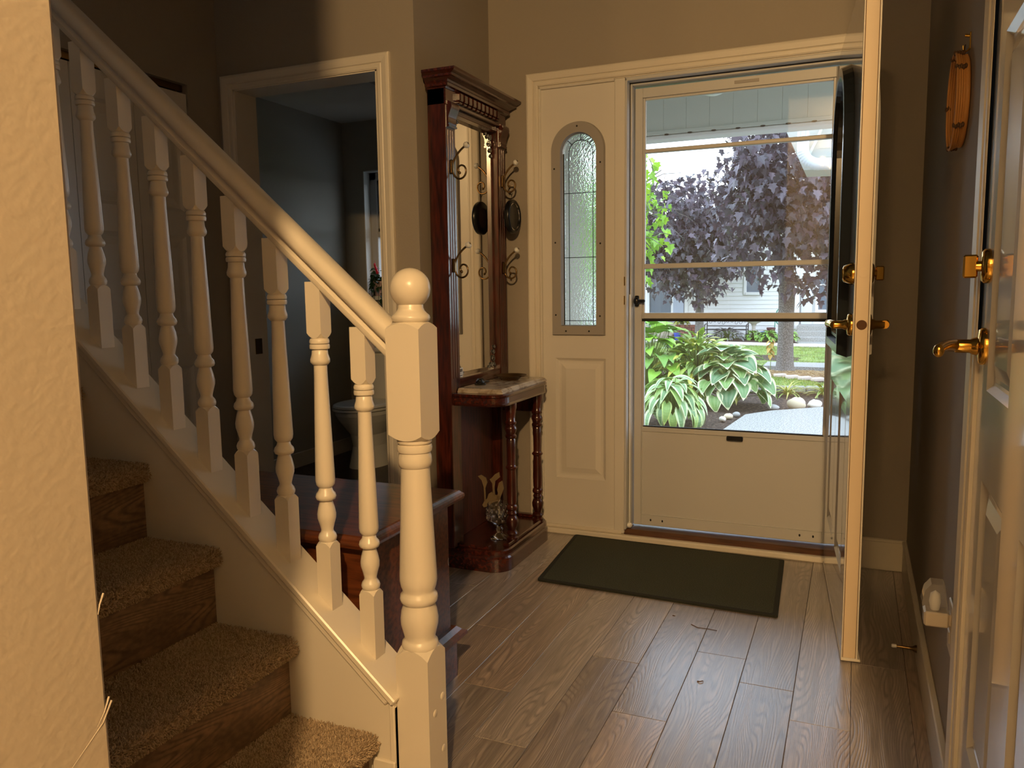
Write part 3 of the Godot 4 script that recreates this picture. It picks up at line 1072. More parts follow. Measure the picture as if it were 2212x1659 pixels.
# ---------------------------------------------------------------- right wall
func build_right_wall() -> void:
	var out := Transform3D(Basis(Vector3(0, 0, 1), Vector3(0, 1, 0), Vector3(-1, 0, 0)), Vector3(0.222, 0, 0))
	var b := MB.new()
	b.x = out
	casing(b, 1.757, 2.56, 2.06, 0.072)
	b.x = Transform3D()
	b.bx(0.213, 0.36, 0, 2.06, 1.745, 1.757)
	b.bx(0.213, 0.36, 0, 2.06, 2.56, 2.572)
	b.bx(0.213, 0.36, 2.06, 2.072, 1.745, 2.572)
	struct("trim_4", b, M.trim, "glossy white casing around the panelled door on the right wall", "door casing")
	var t := thing("door_4", "closed glossy white six panel door with brass lever at the right edge", "door", Vector3(0.2195, 0, 1.760), 0, "", "structure")
	var holder := Node3D.new()
	holder.name = "leaf"
	holder.free()
	var rows := [[0.29, 0.806], [0.969, 1.583], [1.70, 1.92]]
	var rects := []
	for r in rows:
		rects.append([0.102, 0.326, r[0], r[1]])
		rects.append([0.465, 0.69, r[0], r[1]])
	var keep := t.get_child_count()
	panelled(t, 0.797, 2.05, 0.036, rects, M.gloss_door, 0.01)
	for c in t.get_children().slice(keep):
		c.transform = Transform3D(Basis(Vector3(0, 0, 1), Vector3(0, 1, 0), Vector3(-1, 0, 0)), Vector3.ZERO)
	lever_set(t, Vector3(0.0, 1.045, 0.058), Vector3(-1, 0, 0), Vector3(-0.25, -0.03, 1).normalized(), M.brass)
	deadbolt(t, Vector3(0.0, 1.19, 0.058), Vector3(-1, 0, 0), M.brass, true)
	# outlet and night light
	var o := thing("wall_outlet", "white outlet plate low on the right wall, carrying the night light", "outlet", Vector3(0.222, 0.402, 1.555))
	b = MB.new()
	b.bx(-0.006, 0.0, -0.058, 0.058, -0.035, 0.035, 0.003)
	obj("cover_plate", b, M.plastic, o)
	for y in [-0.02, 0.02]:
		b = MB.new()
		b.bx(-0.0085, -0.004, y - 0.014, y + 0.014, -0.016, 0.016, 0.003)
		obj("socket", b, M.plastic, o)
	var nl := thing("night_light", "small white night light with a clear cover plugged into the outlet", "night light", Vector3(0.2135, 0.425, 1.55))
	b = MB.new()
	b.bx(-0.05, 0.0, -0.022, 0.012, -0.022, 0.022, 0.004)
	obj("base", b, M.plastic, nl)
	b = MB.new()
	var prof := PackedVector2Array([Vector2(-0.002, 0.012), Vector2(-0.051, 0.012), Vector2(-0.056, 0.03), Vector2(-0.05, 0.06), Vector2(-0.038, 0.076), Vector2(-0.012, 0.076)])
	b.prism(prof, -0.021, 0.021, true)
	obj("clear_cover", b, M.clear, nl)
	b = MB.new()
	b.lathe([Vector2(0, 0.012), Vector2(0.009, 0.012), Vector2(0.012, 0.03), Vector2(0.01, 0.048), Vector2(0, 0.056)], 14)
	b.x = Transform3D()
	var bulb := obj("bulb", b, M.white, nl)
	bulb.position = Vector3(-0.028, 0, 0)
	# spring door stop
	var ds := thing("door_stop", "brass rod door stop with white tip standing out of the right baseboard", "door stop", Vector3(0.208, 0.046, 0.862))
	b = MB.new()
	b.x = Transform3D(Basis(Vector3(0, 0, 1), Vector3(-1, 0, 0), Vector3(0, -1, 0)), Vector3.ZERO)
	b.lathe([Vector2(0, 0), Vector2(0.012, 0), Vector2(0.011, 0.004), Vector2(0.006, 0.012), Vector2(0.0045, 0.02), Vector2(0.004, 0.058), Vector2(0, 0.058)], 16)
	obj("rod", b, M.old_brass, ds)
	b = MB.new()
	b.x = Transform3D(Basis(Vector3(0, 0, 1), Vector3(-1, 0, 0), Vector3(0, -1, 0)), Vector3.ZERO)
	b.lathe([Vector2(0, 0.056), Vector2(0.006, 0.056), Vector2(0.0065, 0.066), Vector2(0.005, 0.07), Vector2(0, 0.07)], 14)
	obj("rubber_tip", b, M.white, ds)
	# wicker tray on its hook
	var hk := thing("picture_hook", "small brass hook in the right wall above the round wicker tray", "hook", Vector3(0.222, 1.71, 1.325))
	b = MB.new()
	b.bx(-0.003, 0, -0.018, 0.02, -0.006, 0.006, 0.001)
	b.rod(Vector3(-0.001, 0.012, 0), Vector3(-0.012, 0.014, 0), 0.0035, 8)
	b.tube(PackedVector3Array([Vector3(-0.002, -0.016, 0), Vector3(-0.008, -0.022, 0), Vector3(-0.014, -0.018, 0), Vector3(-0.015, -0.008, 0)]), 0.0022, 0.0016, 8)
	obj("hook_body", b, M.brass, hk)
	var bk := thing("wicker_tray", "round shallow wicker tray hanging edge on from a brass hook on the right wall", "tray", Vector3(0.222, 1.585, 1.285))
	var spin := Transform3D(Basis(Vector3(0, 0, 1), Vector3(-1, 0, 0), Vector3(0, -1, 0)), Vector3.ZERO)
	for k in 5:
		b = MB.new()
		var p := PackedVector3Array()
		for j in 40:
			var a := TAU * j / 40
			var rr := 0.1 + 0.0022 * k
			p.append(Vector3(-0.009 - 0.0048 * k, cos(a) * rr, sin(a) * rr))
		b.tube(p, 0.0027, 0.0027, 8, true)
		obj("reed_hoop", b, M.reed, bk)
	for k in 7:
		b = MB.new()
		var p := PackedVector3Array()
		for j in 36:
			var a := TAU * j / 36
			p.append(Vector3(-0.0075, cos(a) * (0.012 + 0.0145 * k), sin(a) * (0.012 + 0.0145 * k)))
		b.tube(p, 0.0068, 0.0068, 6, true)
		obj("base_coil", b, M.reed, bk)
	for k in 10:
		var a := TAU * k / 10 + 0.35
		if k % 2 == 0 and k != 0:
			continue
		b = MB.new()
		for m in 5:
			b.ball(Vector3(-0.012 - 0.0045 * m, cos(a + 0.03 * (m % 2)) * 0.1085, sin(a + 0.03 * (m % 2)) * 0.1085), Vector3(0.0035, 0.006, 0.006), 8, 6)
		tag(obj("lashing", b, M.dark_knot, bk), "knotted lashing", "")
	b = MB.new()
	b.tube(PackedVector3Array([Vector3(-0.013, 0.105, 0.03), Vector3(-0.010, 0.118, 0.038), Vector3(-0.0125, 0.105, 0.046)]), 0.0015, 0.0015, 6)
	obj("hanging_loop", b, M.dark_knot, bk)

# ---------------------------------------------------------------- bathroom
func build_bathroom() -> void:
	var b := MB.new()
	b.bx(-3.52, -3.39, 0, 2.36, -1.5, 0.57)
	b.bx(-3.52, -3.225, 0, 2.36, -1.52, -1.385)
	b.bx(-2.55, -1.72, 0, 2.36, -1.52, -1.385)
	b.bx(-3.225, -2.55, 0, 1.128, -1.52, -1.385)
	b.bx(-3.225, -2.55, 2.005, 2.36, -1.52, -1.385)
	struct("wall_bathroom_inside", b, M.bath_wall, "greenish grey walls inside the dim bathroom", "wall")
	b = MB.new()
	b.bx(-3.52, -1.6, 2.345, 2.48, -1.52, 0.57)
	struct("ceiling_bathroom", b, M.ceiling, "white bathroom ceiling with the vent", "ceiling")
	b = MB.new()
	b.bx(-3.52, -1.598, -0.1, 0.002, -1.5, 0.70)
	struct("floor_bathroom", b, wood(Color(0.16, 0.12, 0.09), Color(0.22, 0.17, 0.13), Color(0.26, 0.2, 0.15), 0.4, 71, 2), "dark brown bathroom floor", "floor")
	b = MB.new()
	b.bx(-3.39, -3.376, 0, 0.10, -1.385, 0.57, 0.003)
	b.bx(-3.376, -1.73, 0, 0.10, -1.385, -1.371, 0.003)
	struct("baseboard_bathroom", b, M.trim, "white baseboard inside the bathroom", "baseboard")
	b = MB.new()
	b.x = Transform3D(Basis(), Vector3(0, 0, 0.69))
	casing(b, -2.497, -1.767, 2.03, 0.06)
	b.x = Transform3D()
	b.bx(-2.505, -2.487, 0, 2.04, 0.56, 0.693)
	b.bx(-1.777, -1.759, 0, 2.04, 0.56, 0.693)
	b.bx(-2.50, -1.764, 2.025, 2.042, 0.56, 0.693)
	var cs := struct("trim_5", b, M.trim, "white casing and jamb of the open bathroom doorway", "door casing")
	b = MB.new()
	b.bx(-2.4875, -2.4855, 0.885, 0.955, 0.60, 0.645, 0.0005)
	tag(obj("strike_plate", b, M.old_brass, cs), "small brass strike plate in the jamb", "")
	# window with its deep reveal
	var w := thing("window_2", "white bathroom window with a crossbar behind the hanging plant", "window", Vector3.ZERO, 0, "", "structure")
	b = MB.new()
	b.bx(-3.225, -3.218, 1.128, 2.005, -1.50, -1.384)
	b.bx(-3.225, -2.55, 1.998, 2.005, -1.50, -1.384)
	b.bx(-2.557, -2.55, 1.128, 2.005, -1.50, -1.384)
	obj("reveal", b, M.white, w)
	b = MB.new()
	b.bx(-3.25, -2.53, 1.098, 1.128, -1.5, -1.35, 0.004)
	obj("window_sill", b, M.white, w)
	b = MB.new()
	var x0 := -3.218
	var x1 := -2.557
	b.bx(x0, x0 + 0.055, 1.128, 1.998, -1.51, -1.455, 0.004)
	b.bx(x1 - 0.055, x1, 1.128, 1.998, -1.51, -1.455, 0.004)
	b.bx(x0, x1, 1.943, 1.998, -1.51, -1.455, 0.004)
	b.bx(x0, x1, 1.128, 1.175, -1.51, -1.455, 0.004)
	b.bx(x0, x1, 1.545, 1.585, -1.51, -1.46, 0.004)
	obj("window_frame", b, M.alu, w)
	b = MB.new()
	b.bx(x0 + 0.055, x0 + 0.085, 1.585, 1.943, -1.505, -1.47, 0.003)
	b.bx(x1 - 0.085, x1 - 0.055, 1.585, 1.943, -1.505, -1.47, 0.003)
	b.bx(x0 + 0.055, x1 - 0.055, 1.915, 1.943, -1.505, -1.47, 0.003)
	b.bx(x0 + 0.055, x1 - 0.055, 1.585, 1.610, -1.505, -1.47, 0.003)
	obj("sash", b, M.alu, w)
	b = MB.new()
	b.bx(x0 + 0.05, x1 - 0.05, 1.17, 1.55, -1.491, -1.489)
	b.bx(x0 + 0.08, x1 - 0.08, 1.605, 1.92, -1.491, -1.489)
	obj("glass_pane", b, M.glass, w)
	# ceiling vent
	var v := thing("ceiling_vent", "slatted vent in the bathroom ceiling just inside the doorway", "vent", Vector3(-2.42, 2.345, -0.52))
	b = MB.new()
	for k in 9:
		var y := -0.11 + 0.0275 * k
		b.bx(-0.14, 0.14, -0.006, -0.002, y - 0.009, y + 0.009)
	b.bx(-0.16, 0.16, -0.008, 0.0, -0.15, -0.125, 0.002)
	b.bx(-0.16, 0.16, -0.008, 0.0, 0.125, 0.15, 0.002)
	b.bx(-0.16, -0.14, -0.008, 0.0, -0.15, 0.15, 0.002)
	b.bx(0.14, 0.16, -0.008, 0.0, -0.15, 0.15, 0.002)
	obj("grille", b, M.grey_frame, v)
	b = MB.new()
	b.bx(-0.14, 0.14, -0.0015, 0.0, -0.13, 0.13)
	obj("back", b, M.black, v)
	toilet(Vector3(-2.98, 0.002, -1.365))
	# plant on the sill
	var p := thing("potted_plant", "trailing potted plant with one pink flower on the bathroom window sill", "plant", Vector3(-3.115, 1.128, -1.405))
	b = MB.new()
	b.lathe([Vector2(0, 0), Vector2(0.042, 0), Vector2(0.056, 0.085), Vector2(0.06, 0.087), Vector2(0.06, 0.105), Vector2(0.052, 0.105), Vector2(0.05, 0.09), Vector2(0, 0.088)], 20)
	tag(obj("pot", b, mk(Color(0.80, 0.68, 0.68), 0.4), p), "pale pink pot", "")
	var leaf := small_leaf()
	var gm := mk(Color(0.15, 0.27, 0.13), 0.45)
	var r2 := RandomNumberGenerator.new()
	r2.seed = 3
	var st := MB.new()
	for k in 26:
		var a := r2.randf() * TAU
		var up := r2.randf_range(0.02, 0.13)
		var reach := r2.randf_range(0.035, 0.085)
		var path := PackedVector3Array()
		var trail := k % 4 == 0
		for j in 9:
			var s := j / 8.0
			var yy := 0.09 + up * sin(s * PI * 0.8) - (0.30 if trail else 0.05) * s * s
			var rr := reach * sqrt(s)
			path.append(Vector3(cos(a) * rr, yy, maxf(absf(sin(a)) * rr * 0.6, 0.0) + (0.09 * s if trail else 0.0)))
		st.tube(path, 0.0014, 0.001, 5)
		for j in range(2, 9):
			var o := inst("leaf", leaf, gm, p)
			o.transform = Transform3D(Basis.from_euler(Vector3(r2.randf_range(-0.6, 0.9), r2.randf() * TAU, r2.randf_range(-0.5, 0.5))).scaled(Vector3.ONE * r2.randf_range(0.8, 1.4)), path[j] + Vector3(r2.randf_range(-0.008, 0.008), 0, r2.randf_range(0, 0.008)))
	obj("stem", st, mk(Color(0.25, 0.3, 0.14), 0.6), p)
	var fl := MB.new()
	fl.tube(PackedVector3Array([Vector3(-0.012, 0.17, 0.03), Vector3(-0.018, 0.215, 0.035), Vector3(-0.03, 0.25, 0.03)]), 0.001, 0.001, 5)
	for k in 5:
		fl.ball(Vector3(-0.008 - 0.005 * k, 0.165 + 0.014 * k, 0.034), Vector3(0.011 - 0.0012 * k, 0.012, 0.009), 8, 6, 0.15, k)
	tag(obj("flower", fl, mk(Color(0.84, 0.16, 0.26), 0.5), p), "hanging pink flower", "")

func small_leaf() -> ArrayMesh:
	var b := MB.new()
	var n := 5
	for i in n:
		var s0 := float(i) / n
		var s1 := float(i + 1) / n
		var w0 := 0.011 * sin(PI * pow(s0, 0.75))
		var w1 := 0.011 * sin(PI * pow(s1, 0.75))
		var f := func(s: float, w: float, side: float) -> Vector3:
			return Vector3(side * w, absf(side) * w * 0.35 - 0.012 * s * s, 0.034 * s)
		for side in [-1.0, 1.0]:
			var a: Vector3 = f.call(s0, w0, 0.0)
			var c: Vector3 = f.call(s1, w1, 0.0)
			var d: Vector3 = f.call(s1, w1, side)
			var e: Vector3 = f.call(s0, w0, side)
			if side < 0:
				b.quad(a, e, d, c)
			else:
				b.quad(a, c, d, e)
	return b.mesh()

func toilet(at: Vector3) -> void:
	var t := thing("toilet", "white toilet with closed lid in the dim bathroom", "toilet", at)
	# bowl: egg shaped rings from the floor up; z runs to the front (nose at 0.66)
	var ring := func(cz: float, rx: float, rz0: float, rz1: float, y: float) -> Array:
		var r := []
		for k in 32:
			var a := TAU * k / 32
			var sz := sin(a)
			r.append(Vector3(cos(a) * rx, y, cz + (rz1 if sz > 0 else rz0) * sz))
		return r
	var loft := func(b: MB, rings: Array) -> void:
		for i in rings.size() - 1:
			var lo: Array = rings[i]
			var hi: Array = rings[i + 1]
			for k in 32:
				var m := (k + 1) % 32
				var nrm := func(a: Array, j: int, c: Array) -> Vector3:
					var p: Vector3 = a[(j + 1) % 32] - a[(j + 31) % 32]
					var q: Vector3 = c[j] - a[j]
					return p.cross(q).normalized() * -1.0
				var na: Vector3 = nrm.call(lo, k, hi)
				var nb: Vector3 = nrm.call(lo, m, hi)
				b.quad4(lo[k], hi[k], hi[m], lo[m], na, na, nb, nb)
		var top: Array = rings[rings.size() - 1]
		for k in range(1, 31):
			b.tri(top[0], top[k + 1], top[k])
	var b := MB.new()
	loft.call(b, [ring.call(0.36, 0.125, 0.26, 0.20, 0.0), ring.call(0.36, 0.12, 0.25, 0.19, 0.03), ring.call(0.37, 0.10, 0.22, 0.15, 0.14), ring.call(0.39, 0.105, 0.2, 0.15, 0.22), ring.call(0.41, 0.155, 0.2, 0.21, 0.31), ring.call(0.42, 0.178, 0.2, 0.235, 0.36), ring.call(0.42, 0.18, 0.2, 0.24, 0.385)])
	obj("bowl", b, M.porcelain, t)
	b = MB.new()
	loft.call(b, [ring.call(0.43, 0.186, 0.21, 0.237, 0.388), ring.call(0.43, 0.19, 0.215, 0.242, 0.392), ring.call(0.43, 0.188, 0.213, 0.24, 0.406)])
	obj("seat", b, M.porcelain, t)
	b = MB.new()
	loft.call(b, [ring.call(0.43, 0.183, 0.205, 0.236, 0.409), ring.call(0.43, 0.187, 0.21, 0.24, 0.413), ring.call(0.43, 0.182, 0.205, 0.235, 0.424), ring.call(0.43, 0.165, 0.19, 0.22, 0.43)])
	obj("lid", b, M.porcelain, t)
	b = MB.new()
	b.bx(-0.22, 0.22, 0.40, 0.74, 0.01, 0.19, 0.02)
	obj("tank", b, M.porcelain, t)
	b = MB.new()
	b.bx(-0.235, 0.235, 0.74, 0.775, 0.0, 0.205, 0.012)
	obj("tank_lid", b, M.porcelain, t)
	b = MB.new()
	b.bx(-0.12, 0.12, 0.2, 0.40, 0.03, 0.24, 0.02)
	obj("neck", b, M.porcelain, t)

# ---------------------------------------------------------------- closet
func build_closet() -> void:
	var t := thing("door_3", "white bifold closet doors with raised panels behind the stair railing", "closet door", Vector3(-2.585, 0, 0.87), 0, "", "structure")
	var w := 0.2715
	for k in 4:
		var leaf := Node3D.new()
		leaf.name = "leaf"
		t.add_child(leaf, true)
		leaf.transform = Transform3D(Basis(Vector3(0, 0, -1), Vector3(0, 1, 0), Vector3(1, 0, 0)), Vector3(0, 0, 0.272 * (k + 1)))
		panelled(leaf, w - 0.002, 1.983, 0.03, [[0.045, w - 0.047, 0.2, 0.86], [0.045, w - 0.047, 0.98, 1.40], [0.045, w - 0.047, 1.50, 1.88]], M.door, 0.012)
	var b := MB.new()
	b.bx(-0.035, -0.02, 1.995, 2.022, 0.0, 1.09, 0.001)
	b.rod(Vector3(-0.028, 1.975, 0.03), Vector3(-0.028, 2.0, 0.03), 0.005, 8)
	obj("track", b, M.old_brass, t)

# ---------------------------------------------------------------- stairs
const SLOPE := 0.875
func cap_y(x: float) -> float:
	return 0.293 + (-0.9 - x) * 0.873

func build_stairs() -> void:
	var st := thing("staircase", "carpeted stairs with wood look risers climbing to the left", "staircase")
	var run := 0.2095
	var rise := 0.187
	var z0 := 2.092
	var z1 := 3.068
	var tuft := MB.new()
	tuft.tube(PackedVector3Array([Vector3(0, -0.001, 0), Vector3(0.0006, 0.003, 0.0003), Vector3(0.0018, 0.0056, 0.001)]), 0.0014, 0.0007, 5)
	var tuft_mesh := tuft.mesh()
	for k in range(1, 13):
		var xn := -0.935 - run * (k - 1)
		var y := rise * k
		var b := MB.new()
		var pr := PackedVector2Array()
		var r := 0.019
		var xb := xn - run - 0.03
		pr.append(Vector2(xb, y - 0.03))
		pr.append(Vector2(xn - 0.05, y - 0.036))
		for j in 9:
			var a := -PI / 2 + PI * j / 8.0
			pr.append(Vector2(xn - r + cos(a) * r, y - r + sin(a) * r * (1.0 if a > 0 else 0.95)))
		pr.append(Vector2(xb, y))
		b.prism(pr, z0 + 0.012, z1, true)
		# rounded end of the nosing towards the stringer
		b.ball(Vector3(xn - r - 0.001, y - r, z0 + 0.012), Vector3(r, r, 0.011), 12, 8)
		b.bx(xb, xn - r, y - 0.036, y - 0.0005, z0, z0 + 0.013, 0.004)
		var tread := obj("carpet_tread", b, M.carpet, st)
		var rb := MB.new()
		rb.uo = Vector2(0.2 * k, 0.13 * (k % 3))
		rb.x = Transform3D(Basis(Vector3(0, 0, -1), Vector3(0, 1, 0), Vector3(1, 0, 0)), Vector3(xn - 0.028, y - rise, 0))
		rb.bx(-z1, -z0, 0.0, rise - 0.03, -0.012, 0.0)
		obj("riser", rb, M.riser, st)
		if k <= 5:
			var places := []
			var tints := []
			var len := run + 0.03 + PI * r
			var n := int(34000 * (1.0 if k < 5 else 0.6))
			for i in n:
				var s := rng.randf() * len
				var zz := rng.randf_range(z0 + 0.002, z1)
				var p: Vector3
				var nn: Vector3
				if s < run + 0.03 - r:
					p = Vector3(xb + s, y, zz)
					nn = Vector3.UP
				else:
					var a := PI / 2 - (s - (run + 0.03 - r)) / r
					p = Vector3(xn - r + cos(a) * r, y - r + sin(a) * r, zz)
					nn = Vector3(cos(a), sin(a), 0)
				var bs := Basis(Quaternion(Vector3.UP, (nn + Vector3(rng.randf_range(-0.35, 0.35), rng.randf_range(-0.35, 0.35), rng.randf_range(-0.35, 0.35))).normalized()))
				bs = bs * Basis(Vector3.UP, rng.randf() * TAU)
				var sc := rng.randf_range(0.8, 1.25)
				places.append(Transform3D(bs.scaled(Vector3.ONE * sc), p))
				var tt := rng.randf()
				tints.append(Color(0.24, 0.165, 0.095).lerp(Color(0.60, 0.47, 0.32), tt * 0.9 + 0.08))
			many("carpet_pile", tuft_mesh, M.pile, places, tints, tread)
	# closed stringer wall under the railing
	var b := MB.new()
	b.prism(PackedVector2Array([Vector2(-0.893, 0.0), Vector2(-0.893, cap_y(-0.893) - 0.03), Vector2(-3.4, cap_y(-3.4) - 0.03), Vector2(-3.4, 0.0)]), 1.997, 2.088)
	struct("wall_stringer", b, M.trim, "white painted wall below the slanted stair railing", "wall")
	b = MB.new()
	var sn := sin(atan(0.873))
	var cs := cos(atan(0.873))
	b.x = Transform3D(Basis(Vector3(-cs, sn, 0), Vector3(sn, cs, 0), Vector3(0, 0, -1)), Vector3(-0.893, cap_y(-0.893), 2.045))
	b.bx(-0.012, 3.3, -0.016, 0.0, -0.057, 0.057, 0.003)
	b.bx(0.0, 3.3, -0.034, -0.016, -0.05, 0.05, 0.003)
	struct("trim_6", b, M.rail, "slanted white cap board under the stair balusters", "trim")
	b = MB.new()
	b.bx(-0.905, -0.893, 0, cap_y(-0.90) - 0.005, 2.0, 2.094, 0.002)
	b.bx(-0.95, -0.893, 0, 0.135, 2.088, 2.098, 0.003)
	struct("trim_7", b, M.rail, "white edge strip at the foot of the stringer wall", "trim")
	# the railing: one thing
	var rl := thing("stair_railing", "white stair railing with turned balusters and a ball topped newel post", "stair railing")
	var xr := -0.893
	var yr := 1.012
	b = MB.new()
	var sec := PackedVector2Array()
	for q in [[0.019, 0.0], [0.021, 0.003], [0.021, 0.012], [0.016, 0.016], [0.0145, 0.020], [0.016, 0.024], [0.024, 0.026], [0.029, 0.030], [0.0305, 0.036], [0.030, 0.046], [0.026, 0.054], [0.018, 0.059], [0.0, 0.061]]:
		sec.append(Vector2(q[0], q[1]))
	for i in range(sec.size() - 2, -1, -1):
		sec.append(Vector2(-sec[i].x, sec[i].y))
	b.x = Transform3D(Basis(Vector3(0, 0, 1), Vector3(sn, cs, 0), Vector3(-cs, sn, 0)), Vector3(xr, yr, 2.04))
	b.x.basis = Basis(Vector3(0, 0, 1), Vector3(sn, cs, 0), Vector3(-cs, sn, 0))
	b.prism(sec, -0.03, 2.2, true)
	obj("handrail", b, M.rail, rl)
	var nb := MB.new()
	nb.x = Transform3D(Basis(), Vector3(-0.853, 0, 2.04))
	nb.block(0.0, 0.395, 0.0395, 0.0, 0.024)
	nb.block(0.845, 1.098, 0.0395, 0.016, 0.016)
	nb.lathe([Vector2(0.030, 0.375), Vector2(0.033, 0.380), Vector2(0.0385, 0.384), Vector2(0.0405, 0.391), Vector2(0.039, 0.400), Vector2(0.035, 0.404), Vector2(0.0335, 0.409), Vector2(0.036, 0.42), Vector2(0.0405, 0.438), Vector2(0.0415, 0.452), Vector2(0.039, 0.47), Vector2(0.0345, 0.484),
		Vector2(0.0345, 0.486), Vector2(0.0395, 0.490), Vector2(0.0415, 0.498), Vector2(0.040, 0.506), Vector2(0.0355, 0.511), Vector2(0.035, 0.516), Vector2(0.0385, 0.525), Vector2(0.0408, 0.538), Vector2(0.0408, 0.55), Vector2(0.036, 0.66), Vector2(0.0318, 0.765), Vector2(0.0312, 0.783), Vector2(0.0312, 0.787),
		Vector2(0.0345, 0.790), Vector2(0.0365, 0.80), Vector2(0.0355, 0.812), Vector2(0.0335, 0.818), Vector2(0.0335, 0.820), Vector2(0.0365, 0.822), Vector2(0.0378, 0.829), Vector2(0.0365, 0.836), Vector2(0.033, 0.837), Vector2(0.033, 0.839), Vector2(0.0365, 0.841), Vector2(0.0372, 0.845), Vector2(0.0365, 0.849), Vector2(0.03, 0.851)], 40)
	nb.lathe([Vector2(0.030, 1.092), Vector2(0.0335, 1.095), Vector2(0.0385, 1.098), Vector2(0.0405, 1.104), Vector2(0.0385, 1.110), Vector2(0.0335, 1.114), Vector2(0.029, 1.119), Vector2(0.0265, 1.125), Vector2(0.0265, 1.133), Vector2(0.0245, 1.136)], 40)
	nb.ball(Vector3(0, 1.165, 0), Vector3(0.0425, 0.0425, 0.0425), 40, 24)
	var post := obj("newel_post", nb, M.rail, rl)
	for p in [Vector2(0.267, 2.018), Vector2(0.243, 2.052), Vector2(0.144, 2.018)]:
		var q := MB.new()
		q.ball(Vector3(-0.8135, p.x, p.y), Vector3(0.0025, 0.0085, 0.0085), 14, 8)
		obj("bolt_plug", q, M.rail, post)
	var bm: ArrayMesh
	for k in 12:
		var x := -0.976 - 0.1118 * k
		var dy := 0.1118 * k * 0.877
		var mb := MB.new()
		var base := cap_y(x) - 0.018 - dy
		mb.block(base, 0.502, 0.019, 0.0, 0.013)
		mb.block(0.958, 1.085, 0.019, 0.015, 0.0)
		mb.lathe([Vector2(0.014, 0.492), Vector2(0.0165, 0.498), Vector2(0.020, 0.503), Vector2(0.0212, 0.509), Vector2(0.019, 0.516), Vector2(0.0145, 0.522), Vector2(0.0138, 0.527), Vector2(0.017, 0.54), Vector2(0.0208, 0.553), Vector2(0.0213, 0.563), Vector2(0.0185, 0.578), Vector2(0.0145, 0.592),
			Vector2(0.0145, 0.594), Vector2(0.021, 0.597), Vector2(0.0232, 0.603), Vector2(0.0215, 0.610), Vector2(0.0165, 0.616), Vector2(0.0145, 0.624), Vector2(0.0165, 0.6255), Vector2(0.0205, 0.631), Vector2(0.0220, 0.64), Vector2(0.0190, 0.75), Vector2(0.0152, 0.87), Vector2(0.0148, 0.898), Vector2(0.0148, 0.901),
			Vector2(0.0175, 0.903), Vector2(0.0215, 0.908), Vector2(0.0218, 0.914), Vector2(0.0185, 0.925), Vector2(0.0175, 0.936), Vector2(0.0165, 0.937), Vector2(0.0215, 0.938), Vector2(0.0225, 0.943), Vector2(0.0215, 0.948), Vector2(0.0175, 0.949), Vector2(0.0215, 0.950), Vector2(0.0222, 0.955), Vector2(0.020, 0.960), Vector2(0.014, 0.963)], 28)
		if bm == null:
			bm = mb.mesh()
		var o := inst("baluster", bm, M.rail, rl)
		o.position = Vector3(x, dy, 2.04)

# ---------------------------------------------------------------- chest
func build_chest() -> void:
	var t := thing("chest", "brown oak blanket chest behind the stair railing", "chest")
	var b := MB.new()
	b.bx(-2.13, -1.085, 0.0, 0.545, 1.462, 1.905, 0.004)
	obj("body", b, M.oak, t)
	var around := func(called: String, lo: Vector3, hi: Vector3, pr: Array) -> void:
		var q := MB.new()
		for i in pr.size() - 1:
			var p0: Vector2 = pr[i]
			var p1: Vector2 = pr[i + 1]
			var c := func(p: Vector2) -> Array:
				return [Vector3(lo.x - p.x, p.y, hi.z + p.x), Vector3(hi.x + p.x, p.y, hi.z + p.x), Vector3(hi.x + p.x, p.y, lo.z - p.x), Vector3(lo.x - p.x, p.y, lo.z - p.x)]
			var a: Array = c.call(p0)
			var e: Array = c.call(p1)
			for k in 4:
				var m := (k + 1) % 4
				q.quad(a[k], a[m], e[m], e[k])
		var last: Vector2 = pr[pr.size() - 1]
		q.quad(Vector3(lo.x - last.x, last.y, hi.z + last.x), Vector3(hi.x + last.x, last.y, hi.z + last.x), Vector3(hi.x + last.x, last.y, lo.z - last.x), Vector3(lo.x - last.x, last.y, lo.z - last.x))
		obj(called, q, M.oak, t)
	var lo := Vector3(-2.13, 0, 1.462)
	var hi := Vector3(-1.085, 0, 1.905)
	around.call("lid", lo, hi, [Vector2(0.0, 0.54), Vector2(0.026, 0.541), Vector2(0.034, 0.546), Vector2(0.037, 0.554), Vector2(0.036, 0.562), Vector2(0.030, 0.566), Vector2(0.025, 0.572), Vector2(0.02, 0.574)])
	around.call("plinth", lo, hi, [Vector2(0.012, 0.0), Vector2(0.012, 0.118), Vector2(0.03, 0.122), Vector2(0.037, 0.128), Vector2(0.036, 0.138), Vector2(0.024, 0.144), Vector2(0.012, 0.156), Vector2(0.0, 0.158)])
	b = MB.new()
	b.ball(Vector3(-1.0845, 0.36, 1.47), Vector3(0.001, 0.012, 0.003), 8, 6)
	obj("hinge_pin", b, M.chrome, t)


# ---------------------------------------------------------------- hall stand
func rounded_front(x0: float, x1: float, z0: float, z1: float, r: float) -> PackedVector2Array:   # in (x, -z): straight back, round front corners
	var p := PackedVector2Array()
	p.append(Vector2(x0, -z1))
	for k in 9:
		var a := -PI / 2 + PI / 2 * k / 8.0
		p.append(Vector2(x1 - r + r * cos(a), -(z1 - r) + r * sin(a)))
	for k in 9:
		var a := PI / 2 * k / 8.0
		p.append(Vector2(x1 - r + r * cos(a), -(z0 + r) + r * sin(a)))
	p.append(Vector2(x0, -z0))
	return p

